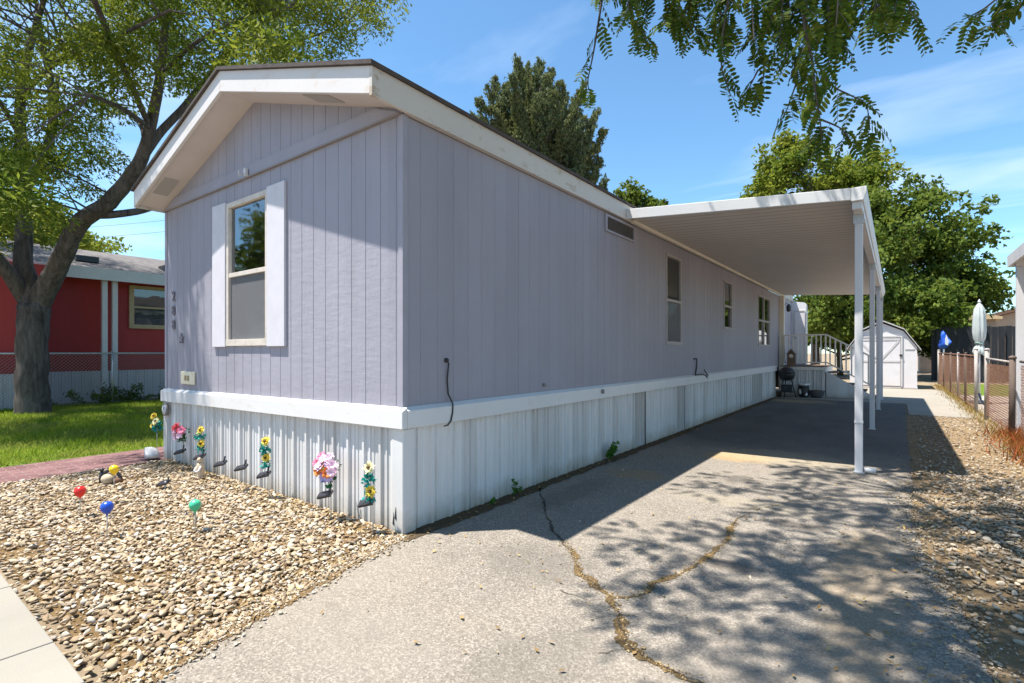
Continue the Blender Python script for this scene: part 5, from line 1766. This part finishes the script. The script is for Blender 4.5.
# hanging strands: (x, y) read off the photo, each at its own distance
rr = random.Random(99)
strands = [
    ([(606, -60), (603, -10), (598, 25), (593, 55), (588, 80), (589, 90)], 2.9, .075),
    ([(640, -50), (634, -10), (630, 12), (640, 30), (647, 42)], 2.7, .045),
    ([(632, -50), (628, 0), (632, 18)], 2.6, .05),
    ([(690, -60), (690, -10), (692, 20), (700, 35)], 2.8, .045),
    ([(740, -60), (728, 0), (722, 40), (722, 70), (730, 92)], 2.5, .042),
    ([(752, -60), (756, 0), (760, 40), (764, 70), (762, 82)], 2.6, .04),
    ([(800, -60), (802, 0), (806, 35), (812, 60), (815, 90), (820, 120), (822, 140)], 2.3, .04),
    ([(815, 60), (832, 85), (850, 95), (866, 105), (870, 130)], 2.35, .045),
    ([(790, -60), (788, 0), (790, 40), (797, 75), (790, 100), (786, 112)], 2.5, .042),
    ([(850, -60), (852, -10), (846, 20), (835, 45)], 2.4, .045),
    ([(880, -60), (878, -10), (874, 12)], 2.2, .05),
    ([(905, -50), (908, 0), (915, 20)], 2.2, .05),
    ([(720, -60), (705, -10), (676, 18), (664, 24)], 2.9, .045),
    ([(770, -60), (775, 0), (780, 24)], 2.7, .04),
    ([(1050, -40), (1010, -12), (985, 8), (962, 20)], 2.3, .045),
    ([(1060, -20), (1025, 2), (1000, 18), (990, 26)], 2.35, .045),
    ([(660, -50), (662, -10), (668, 10)], 2.7, .045),
    ([(820, -60), (822, -5), (828, 20)], 2.5, .045),
    ([(758, 70), (752, 82), (748, 90)], 2.6, .04),
    ([(668, -60), (672, -12), (676, 22)], 2.75, .036),
    ([(684, -60), (681, -12), (678, 14)], 2.90, .036),
    ([(712, -60), (717, -12), (722, 26)], 2.60, .036),
    ([(735, -60), (731, -12), (727, 30)], 2.70, .036),
    ([(748, -60), (751, -12), (754, 40)], 2.50, .036),
    ([(766, -60), (770, -12), (774, 34)], 2.80, .036),
    ([(786, -60), (783, -12), (780, 44)], 2.45, .036),
    ([(796, -60), (802, -12), (808, 30)], 2.70, .036),
    ([(812, -60), (808, -12), (804, 44)], 2.40, .036),
    ([(832, -60), (836, -12), (840, 38)], 2.55, .036),
    ([(842, -60), (839, -12), (836, 26)], 2.30, .036),
    ([(858, -60), (861, -12), (864, 20)], 2.50, .036),
    ([(870, -60), (875, -12), (880, 10)], 2.35, .036),
    ([(892, -60), (896, -12), (900, 8)], 2.20, .036),
    ([(900, -60), (894, -12), (888, 14)], 2.40, .036),
    ([(705, -60), (702, -12), (699, 10)], 2.70, .036),
    ([(778, -60), (780, -12), (782, 20)], 2.50, .036),
    ([(652, -60), (649, -12), (646, 8)], 2.80, .036),
    ([(826, -60), (828, -12), (830, 50)], 2.40, .036),

    ([(822, 120), (840, 128), (850, 140)], 2.35, .045),
]
FV, FF = [], []
for pts, dep, gap in strands:
    P3 = [at(x_, y_, dep + rr.uniform(-.05, .05)) for x_, y_ in pts]
    if pts[0][1] < 0:
        src = min(limb_pts, key=lambda q: (q - P3[0]).length)
        P3 = [src, src.lerp(P3[0], .55) + Vector((rr.uniform(-.1, .1), rr.uniform(-.1, .1), .12))] + P3
    sp, _ = smooth_path(P3, [1] * len(P3), 6)
    n = len(sp)
    tb.tube(sp, [(.009 if pts[0][1] < 0 else .003) * (1 - i / n) + .0018 for i in range(n)], 5, caps=False)
    acc = 0
    for i in range(max(1, n - 6 * (len(pts) - 1)), n):
        acc += (sp[i] - sp[i - 1]).length
        if acc > gap * .78:
            acc = 0
            dirn = (sp[i] - sp[i - 1]).normalized()
            a = rr.uniform(0, 2 * PI)
            out = Vector((math.cos(a), math.sin(a), rr.uniform(-.9, -.1)))
            ribp = frond(FV, FF, sp[i], dirn * .5 + out, rr.uniform(.09, .17), rr.randint(6, 9), .0145, .038, rr)
            tb.tube(ribp, .0012, 3, caps=False)
    ribp = frond(FV, FF, sp[-1], (sp[-1] - sp[-2]), .15, 8, .0125, .033, rr)
# canopy overhead that dapples the driveway
rgn = np.random.default_rng(123)
cc = []
while len(cc) < 380:
    x_, y_, z_ = rgn.uniform(-.3, 5.6), rgn.uniform(-2.8, 4.4), rgn.uniform(4.9, 7.6)
    p = Vector((x_, y_, z_)) - CAM
    dep = p.dot(FWD)
    if dep > .2 and (z_ - 1.5) / dep < .74: continue
    if ((x_ - 2.7) / 2.9) ** 2 + ((y_ - .8) / 3.5) ** 2 > 1: continue
    hole = math.sin(x_ * 2.4 + 1) * math.sin(y_ * 2.1)
    if hole > .38: continue
    cc.append((x_, y_, z_, rgn.uniform(.28, .55)))
for c in cc:
    q = Vector(c[:3])
    src = min(limb_pts, key=lambda v: (v - q).length)
    m1 = src.lerp(q, .5) + Vector((rr.uniform(-.1, .1), rr.uniform(-.1, .1), .1))
    tb.tube([src, m1, q], [.018, .011, .004], 4, caps=False)
    for _ in range(int(15 * c[3] / .4)):
        a = rr.uniform(0, 2 * PI); r_ = c[3] * rr.random() ** .5
        st = q + Vector((math.cos(a) * r_ * .6, math.sin(a) * r_ * .6, rr.uniform(-.15, .1)))
        frond(FV, FF, st, Vector((math.cos(a), math.sin(a), rr.uniform(-.7, .1))), rr.uniform(.13, .22), 7, .018, .045, rr)
tb.build('trunk', M['bark'], nt)
mesh_np('crown', np.array([v[:] for v in FV]), np.array(FF), M['nearleaf'], nt, (5.9, -4.9, 0))


# ------------------------------------------------------------------ small plants
def weed(px_y, x0, h, n, label, seed, mat='weed', ll=.06):
    rg = np.random.default_rng(seed)
    t = thing('weed', (x0, px_y, 0), label, 'weed')
    mb = MB()
    cs, axs = [], []
    for i in range(n):
        a = rg.uniform(-1.6, 1.6); s = rg.uniform(.15, .7) * h
        top = Vector((x0 + abs(math.cos(a)) * s * .6 + .02, px_y + math.sin(a) * s, h * rg.uniform(.5, 1)))
        mb.tube([(x0, px_y, 0), ((x0 + top.x) / 2, (px_y + top.y) / 2, top.z * .6), top], [.004, .003, .002], 4)
        for k in range(9):
            f = rg.uniform(.3, 1.05)
            p = Vector((x0, px_y, 0)).lerp(top, f)
            cs.append((p.x + rg.normal(0, .012), p.y + rg.normal(0, .012), p.z)); axs.append(rg.normal(size=3) + np.array([.4, 0, .2]))
    mb.build('stem', M[mat], t)
    V = leaf_quads(np.array(cs), unit(np.array(axs)), ll, ll * .55, rg)
    mesh_np('leaves', V, np.arange(len(V)).reshape(-1, 4), M[mat], t, (x0, px_y, 0))


weed(1.46, .05, .19, 3, 'single upright green weed at the foot of the side skirting', 71)
weed(3.67, .06, .26, 12, 'bushy green weed under the grey skirting panel by the driveway', 72, ll=.07)
weed(1.08, .05, .07, 3, 'tiny weed sprout nearest the house corner', 73, ll=.04)
# shrubby growth at the lawn fence
bs = at(122, 352, 15.0); bs.z = 0
rg = np.random.default_rng(81)
t = thing('fence_shrub', bs, 'low green shrub growing through the lawn fence', 'shrub')
cs, axs = [], []
mb = MB()
for i in range(34):
    top = bs + Vector((rg.normal(0, .15), rg.normal(0, .55), rg.uniform(.12, .6)))
    ft = bs + Vector((rg.normal(0, .1), (top.y - bs.y) * .7, 0))
    mb.tube([ft, top], [.008, .003], 4)
    for k in range(26):
        p = ft.lerp(top, rg.uniform(.25, 1.05)); cs.append((p.x + rg.normal(0, .06), p.y + rg.normal(0, .06), p.z)); axs.append(rg.normal(size=3))
mb.build('stem', M['bark_brown'], t)
V = leaf_quads(np.array(cs), unit(np.array(axs)), .12, .05, rg); mesh_np('leaves', V, np.arange(len(V)).reshape(-1, 4), M['broad'], t, tuple(bs))


# ------------------------------------------------------------------ garden ornaments
def solar_stick(name, px, flower_py, panel_py, kind, label, cat, off=.16, group='solar stakes along the gable skirting', big=1.0, base_py=None):
    """stake light: pale stake, tilted dark solar box, flowers above. Position read from the photo, base on the ground"""
    k = (px - 512) / F_PX
    w = (-.9 - .6 * off - k * (4.225 - .8 * off)) / (.8 + .6 * k)
    x0, y0 = -w, -off
    dd = 4.225 + .6 * w - .8 * off
    zf = lambda py: 1.5 + (HOR - py) / F_PX * dd
    t = thing(name, (x0, y0, 0), label, cat, group)
    zp = zf(panel_py)
    ztop = zf(flower_py) if flower_py else zp + .05
    mb = MB(); mb.tube([(x0, y0, -.02), (x0, y0, zp), (x0 + .006, y0 - .004, ztop - .01)], [.006, .005, .004], 6); mb.build('stake', M['stake'], t)
    mb = MB()
    c = Vector((x0 - .045, y0 - .03, zp))
    mb.bar(c + Vector((-.055, -.03, -.012)), c + Vector((.055, .03, .018)), .075, .022, 0, (.25, -.35, 1))
    mb.tube([c + Vector((.04, .02, .02)), (x0, y0, zp + .09)], .01, 6)
    mb.build('solar_box', M['solar'], t)
    mb = MB(); mb.bar(c + Vector((-.05, -.028, .001)), c + Vector((.05, .027, .030)), .065, .003, 0, (.25, -.35, 1)); mb.build('solar_cell', M['solar'], t)
    return t, Vector((x0, y0, 0)), zf


def flower(parent, c, r, n, mats, facing, seed, heart=True, layers=2):
    rr = random.Random(seed)
    f = Vector(facing).normalized()
    a = f.orthogonal().normalized(); b = f.cross(a)
    mb = MB()
    for L_ in range(layers):
        for i in range(n):
            t = 2 * PI * (i + .5 * L_) / n + rr.uniform(-.1, .1)
            d = a * math.cos(t) + b * math.sin(t)
            s = a * -math.sin(t) + b * math.cos(t)
            rad = r * (1 - .28 * L_) * rr.uniform(.85, 1.1)
            w = rad * 2.1 / n * 1.3
            lift = f * (r * (.05 + .28 * L_))
            tip = f * (r * rr.uniform(-.05, .25))
            mb.add([c, c + d * rad * .55 + s * w + lift, c + d * rad + lift * .6 + tip, c + d * rad * .55 - s * w + lift], [(0, 1, 2, 3)], 0)
    o = mb.build('flower', mats, parent)
    if heart:
        h = MB(); h.ball(c + f * r * .22, r * .30, 8, 0, .6); h.build('flower_heart', M['heart'], o)
    return o


def leaves_on(parent, c, r, n, mat, seed, size=.05):
    rg = np.random.default_rng(seed)
    u = unit(rg.normal(size=(n, 3))); pos = np.array(c) + u * r * rg.random((n, 1)) ** .5
    V = leaf_quads(pos, unit(u + rg.normal(size=(n, 3)) * .5), size, size * .5, rg)
    mesh_np('leaves', V, np.arange(len(V)).reshape(-1, 4), mat, parent, parent['_w'])


def sunflower_stake(px, f1, f2, panel, label, seed, off=.16, grp='solar stakes along the gable skirting', c1='petal_yellow', c2='petal_yellow'):
    t, o, zf = solar_stick('solar_flower', px, f1, panel, 'sun', label, 'garden light', off, grp)
    r = .058
    flower(t, Vector((o.x - .01, o.y - .03, zf(f1))), r, 11, M[c1], (.35, -1, .35), seed)
    flower(t, Vector((o.x + .015, o.y - .035, zf(f2))), r, 11, M[c2], (.45, -1, .15), seed + 1)
    leaves_on(t, (o.x - .01, o.y - .035, (zf(f1) + zf(f2)) / 2), .06, 40, M['teal'], seed + 2)
    leaves_on(t, (o.x - .01, o.y - .03, zf(f2) - .06), .055, 30, M['teal'], seed + 3)


def bouquet_stake(px, fy, panel, label, seed, r, cols, off=.16):
    t, o, zf = solar_stick('solar_bouquet', px, fy, panel, 'bq', label, 'garden light', off)
    rr = random.Random(seed)
    c = Vector((o.x, o.y - .03, zf(fy)))
    for i in range(len(cols)):
        a = 2.4 * i; rad = r * math.sqrt((i + .3) / len(cols))
        p = c + Vector((math.cos(a) * rad * 1.15, -.03 + rr.uniform(-.03, .02), math.sin(a) * rad * .8))
        flower(t, p, rr.uniform(.046, .064), 7, M[cols[i]], (.4 + math.cos(a) * .5, -1, .3 + math.sin(a) * .5), seed + i, heart=False, layers=2)
    leaves_on(t, (c.x - .01, c.y + .01, c.z - r * .95), r * .55, 22, M['fakegreen'], seed + 50, .06)
    leaves_on(t, (c.x, c.y + .02, c.z), r * .9, 20, M['fakegreen'], seed + 51, .05)
    mb = MB(); mb.tube([o + Vector((0, 0, zf(panel) + .08)), c + Vector((0, .01, -r * .8))], .004, 5); mb.build('stem', M['fakegreen'], t)


sunflower_stake(373, 467, 490, 503, 'solar stake with cream and teal sunflowers nearest the house corner', 201, c1='petal_cream')
bouquet_stake(331, 466, 495, 'solar stake with a large mixed pink and orange bouquet', 211, .13, ['petal_orange', 'petal_pale', 'petal_pink', 'petal_lilac', 'petal_pink', 'petal_orange', 'petal_pale', 'petal_orange', 'petal_pale', 'petal_pink', 'petal_lilac', 'petal_pale', 'petal_orange', 'petal_pale', 'petal_pink', 'petal_lilac'])
sunflower_stake(269, 441, 457, 475, 'solar stake with two yellow sunflowers mid way along the skirting', 221)
solar_stick('solar_light', 246, None, 468, 'p', 'bare dark solar stake without flowers, left of the middle sunflowers', 'garden light')
solar_stick('solar_light', 225, None, 464, 'p', 'bare dark solar stake beside the small tan statuette', 'garden light')
sunflower_stake(204, 430, 443, 457, 'solar stake with yellow and teal sunflowers beside the red bouquet', 231)
bouquet_stake(184, 431, 452, 'solar stake with a small red and white bouquet under the dial', 241, .10, ['petal_red', 'petal_pale', 'petal_lilac', 'petal_red', 'petal_pink', 'petal_pale', 'petal_red', 'petal_pale', 'petal_pink', 'petal_red'])

# sunflowers at the lawn edge, left of the home
p = at(157, 424, 7.6)
t = thing('flower_stake', (p.x, p.y, 0), 'yellow artificial flowers on a stake by the lawn left of the home', 'garden light')
mb = MB(); mb.tube([(p.x, p.y, -.01), (p.x, p.y, p.z)], .005, 6); mb.build('stake', M['stake'], t)
for i, (dx, dz) in enumerate(((-.02, .12), (.05, .05), (-.05, -.02))):
    flower(t, p + Vector((dx, -.03, dz)), .06, 10, M['petal_yellow' if i != 1 else 'petal_cream'], (.4, -1, .4), 260 + i)
leaves_on(t, (p.x, p.y, p.z - .02), .1, 40, M['teal'], 266, .07)

# loose solar stake in the rocks
p = gnd(165, 490)
t = thing('solar_light', (p.x, p.y, 0), 'low dark solar stake alone in the rocks before the skirting', 'garden light')
mb = MB(); mb.tube([(p.x, p.y, -.02), (p.x + .01, p.y, .10)], .007, 6); mb.build('stake', M['stake'], t)
mb = MB(); mb.bar((p.x - .08, p.y - .03, .06), (p.x + .03, p.y + .02, .085), .08, .022, 0, (.2, -.3, 1)); mb.tube([(p.x + .03, p.y + .02, .085), (p.x + .035, p.y + .02, .15)], .008, 6); mb.build('solar_box', M['solar'], t)

# coloured balloon-shaped stakes
for nm, px, py, bx, by, cm, lab in (('red', 78, 492, 80, 516, 'red_ball', 'red balloon-shaped stake in the rock bed'), ('blue', 107, 508, 107, 537, 'blue_ball', 'blue balloon-shaped stake in the rock bed'),
                                    ('green', 193, 506, 195, 531, 'green_ball', 'green balloon-shaped stake in the rock bed'), ('yellow', 113, 470, 114, 490, 'yellow_ball', 'yellow balloon-shaped stake before the black ornament')):
    g0 = gnd(bx, by, .01)
    dd = (g0 - CAM).dot(FWD)
    z_ = 1.5 + (HOR - py) / F_PX * dd
    c = Vector((g0.x, g0.y, z_))
    t = thing('balloon_stake', (g0.x, g0.y, 0), lab, 'garden ornament', 'balloon stakes in the rock bed')
    mb = MB(); mb.tube([(g0.x, g0.y, -.01), (g0.x + .004, g0.y, z_ - .05)], .0045, 6); mb.build('stake', M['stake'], t)
    mb = MB(); r_ = .05
    mb.lathe(c, [(.004, -.062), (.010, -.057), (.006, -.05), (.022, -.040), (.040, -.015), (.046, .010), (.042, .030), (.028, .046), (.010, .054), (.001, .056)], 16, 0)
    mb.build('balloon', M[cm], t)

# black hooped ornament behind the yellow stake
p = gnd(107, 484)
t = thing('black_ornament', (p.x, p.y, 0), 'black and olive bee-like ornament lying behind the yellow stake', 'garden ornament')
mb = MB(); mb.tube([p + RGT * (.11 * math.cos(a)) * 1.0 + Vector((0, 0, .02 + .14 * math.sin(a))) + RGT * .05 for a in np.linspace(0, PI, 13)], .018, 8); mb.build('hoop', M['black'], t)
mb = MB(); mb.ball(p + RGT * .02 + Vector((0, 0, .06)), .075, 12, 0, .8); mb.build('body', M['statuette'], t)
mb = MB(); mb.tube([p - RGT * .05 + Vector((0, 0, .0)), p - RGT * .055 + Vector((0, 0, .10)), p - RGT * .06 + Vector((0, 0, .15))], [.035, .03, .012], 8); mb.ball(p - RGT * .06 + Vector((0, 0, .16)), .022, 8); mb.build('neck', M['black'], t)
mb = MB(); mb.ball(p + RGT * .13 + Vector((0, 0, .04)), .05, 10, 0, .8); mb.build('tail', M['rust'], t)

# statuette by the skirting
p = at(230, 480, 6.35); p = Vector((-3.35, -.2, 0))
t = thing('statuette', p, 'small tan figurine standing against the gable skirting', 'statuette')
mb = MB(); mb.lathe(p, [(.05, 0), (.055, .02), (.04, .05), (.045, .12), (.035, .17), (.02, .19)], 12); mb.build('body', M['statuette'], t)
mb = MB(); mb.ball(p + Vector((0, 0, .22)), .033, 10); mb.build('head', M['statuette'], t)
mb = MB(); mb.tube([p + Vector((.04, -.01, .15)), p + Vector((.06, -.04, .10)), p + Vector((.02, -.055, .09))], .012, 6); mb.tube([p + Vector((-.04, -.01, .15)), p + Vector((-.05, -.04, .10)), p + Vector((-.01, -.055, .09))], .012, 6); mb.build('arm', M['stonewhite'], t)

# pale rock at the far skirting corner
V = ICO_V.copy()
rg = np.random.default_rng(300)
for _ in range(7):
    dv = unit(rg.normal(size=3)); dt = V @ dv; V = V - np.maximum(dt - rg.uniform(.4, .75), 0)[:, None] * dv
V = V * np.array([.17, .12, .11])
q = np.array([-5.02, -.17, .08])
o = mesh_np('pale_rock', V + q, ICO_F, M['stonewhite'], None, tuple(q)); tag(o, 'pale rock at the far corner of the gable skirting', 'rock')

# ------------------------------------------------------------------ beyond the right-hand fence
um = thing('patio_umbrella', (5.25, 17.0, 0), 'closed pale green patio umbrella standing behind the fence', 'umbrella')
ux, uy = 5.2, 17.3
mb = MB(); mb.tube([(ux, uy, 0), (ux, uy, 2.95)], .022, 8); mb.build('pole', M['white'], um)
mb = MB(); mb.lathe((ux, uy, 0), [(.28, 0), (.28, .06), (.06, .1), (.04, .3)], 16); mb.build('base', M['greypot'], um)
mb = MB()
n = 32
prof = [(.03, 3.02), (.10, 2.96), (.19, 2.84), (.235, 2.55), (.25, 2.2), (.22, 1.98), (.14, 1.85), (.115, 1.80), (.2, 1.70), (.25, 1.58), (.2, 1.5)]
vs, fs = [], []
for r_, z_ in prof:
    for j in range(n):
        a = 2 * PI * j / n
        k = 1 + .2 * math.cos(8 * a + z_ * .7) * min(1, r_ / .15)
        vs.append((ux + .54 * r_ * k * math.cos(a), uy + .54 * r_ * k * math.sin(a), z_ - .08 + .03 * math.sin(3 * a) * (z_ < 1.65)))
for i in range(len(prof) - 1):
    for j in range(n):
        fs.append((i * n + j, i * n + (j + 1) % n, (i + 1) * n + (j + 1) % n, (i + 1) * n + j))
mb.add(vs, fs, 0, True)
cn = mb.build('canopy', M['umbrella'], um)
mb = MB(); mb.tube([(ux + .09 * math.cos(a), uy + .09 * math.sin(a), 1.75 + .02 * math.sin(2 * a)) for a in np.linspace(0, 2 * PI, 17)], .02, 6); mb.build('tie', M['umbrella_dark'], cn)
mb = MB(); mb.lathe((ux, uy, 2.94), [(.03, 0), (.04, .03), (.015, .08), (.004, .1)], 8); mb.build('finial', M['white'], um)

# blue cloth bundle on the far post
bx, by = 5.02, 27.9
t = thing('blue_bundle', (bx, by, 1.4), 'crumpled bright blue cloth bundle hung on the far end post of the fence', 'cloth bundle')
V = ICO_V.copy(); rg = np.random.default_rng(301)
for _ in range(9):
    dv = unit(rg.normal(size=3)); dt = V @ dv; V = V - np.maximum(dt - rg.uniform(.35, .8), 0)[:, None] * dv * 1.2
V = V * np.array([.42, .32, .45]) + np.array([bx, by, 2.05])
mesh_np('cloth', V, ICO_F, M['blue'], t, (bx, by, 1.4))
mb = MB(); mb.add([(bx + .02, by - .34, 1.85), (bx + .12, by - .33, 1.8), (bx + .14, by - .34, 2.0), (bx + .06, by - .35, 2.3), (bx + .02, by - .34, 2.1)], [(0, 1, 2, 3, 4)]); mb.build('white_flap', M['white'], t)
mb = MB(); mb.tube([(bx - .1, by, .2), (bx, by, 1.8)], .03, 6); mb.build('stick', M['white'], t)

# dark screen fence across the yard, hedge above it
sf = thing('screen_fence', (11, 31, 0), 'dark board screen fence across the yard next door', 'fence')
mb = MB()
for i in range(60):
    xx = 4.7 + i * .25
    mb.box(xx, xx + .24, 31.0, 31.04, .05, 2.72 + .02 * (i % 3))
mb.build('boards', M['screen'], sf)
for i in range(7):
    mb = MB(); mb.box(4.9 + i * 2.4, 5.02 + i * 2.4, 30.9, 30.999, 0, 2.6); mb.build('post', M['screen'], sf)
hb = (12, 32.2, 0)
rg = np.random.default_rng(91)
t = thing('hedge', hb, 'yellow-green hedge topping the dark screen fence', 'hedge')
n = 15000
pos = np.stack([rg.uniform(8.2, 20, n), rg.normal(32.4, .35, n), 1.0 + 2.15 * rg.random(n) ** .5 + .12 * np.sin(rg.uniform(0, 40, n))], 1)
pos[:, 2] += .15 * np.sin(pos[:, 0] * 2.3) * (pos[:, 2] > 2.5)
V = leaf_quads(pos, unit(rg.normal(size=(n, 3))), .16, .1, rg); mesh_np('foliage', V, np.arange(len(V)).reshape(-1, 4), M['pale_leaf'], t, hb)
mb = MB()
for i in range(14):
    mb.tube([(8.6 + i * .8, 32.4, 0), (8.6 + i * .8, 32.4, 2.3)], .03, 5)
mb.build('stem', M['bark_brown'], t)

th = thing('tan_house', (16, 60, 0), 'tan stucco house with brown gable roof far behind the screen fence', 'house')
mb = MB(); mb.prism([(9.2, 0), (22, 0), (22, 4.2), (15.6, 6.2), (9.2, 4.2)], 'y', 56, 68); mb.build('wall', M['tanwall'], th)
mb = MB()
for a, b in (((8.6, 4.05), (15.6, 6.25)), ((15.6, 6.25), (22.6, 4.05))):
    mb.prism([a, b, (b[0], b[1] + .3), (a[0], a[1] + .3)], 'y', 55.5, 68.5)
mb.build('roof', M['brownroof'], th)
mb = MB(); mb.box(12.0, 13.6, 55.95, 55.999, 1.5, 2.9); mb.build('window', M['drape'], th)
th2 = thing('tan_shed', (6.6, 46, 0), 'low tan outbuilding left of the umbrella behind the screen fence', 'shed')
mb = MB(); mb.box(4.6, 8.6, 44, 47, 0, 3.7); mb.build('wall', M['tanwall'], th2)
mb = MB(); mb.prism([(4.3, 3.7), (8.9, 3.7), (8.9, 3.85), (6.6, 4.5), (4.3, 3.85)], 'y', 43.7, 47.3); mb.build('roof', M['tan'], th2)

# neighbour's awning at the right edge
aw = thing('neighbour_carport', (6.5, 8, 0), 'white patio cover with slim white post at the right edge', 'carport')
mb = MB(); mb.box(5.0, 8.4, 3.6, 10.75, 3.22, 3.30); mb.build('roof', M['roofmetal'], aw)
mb = MB(); mb.box(4.97, 5.02, 3.6, 10.78, 3.13, 3.34); mb.box(5.021, 8.4, 10.751, 10.79, 3.13, 3.34); mb.build('fascia', M['shedtrim'], aw)
mb = MB(); mb.box(5.03, 8.3, 10.35, 10.45, 3.08, 3.219); mb.build('beam', M['white'], aw)
for yy in (10.4, 5.0):
    for xx in (5.1, 8.1):
        if yy < 6 and xx < 6: continue
        mb = MB(); mb.box(xx - .06, xx + .06, yy - .06, yy + .06, 0, 3.079); mb.build('post', M['post'], aw, bevel=.008)

# power lines far behind
for i, (dz, yy) in enumerate(((0, 0), (.5, .3))):
    a, b = at(-200, 255 - i * 10, 60), at(420, 200 - i * 12, 75)
    m_ = a.lerp(b, .5) - Vector((0, 0, 1.2))
    sp, sr = smooth_path([a, m_, b], [.02] * 3, 10)
    mb = MB(); mb.tube(sp, sr, 5)
    o = mb.build('power_line', M['wire']); tag(o, 'upper thin power line crossing the sky behind the red house' if i else 'lower thin power line crossing the sky behind the red house', 'power line', 'power lines')

for o in scene.objects:
    if '_w' in o: del o['_w']
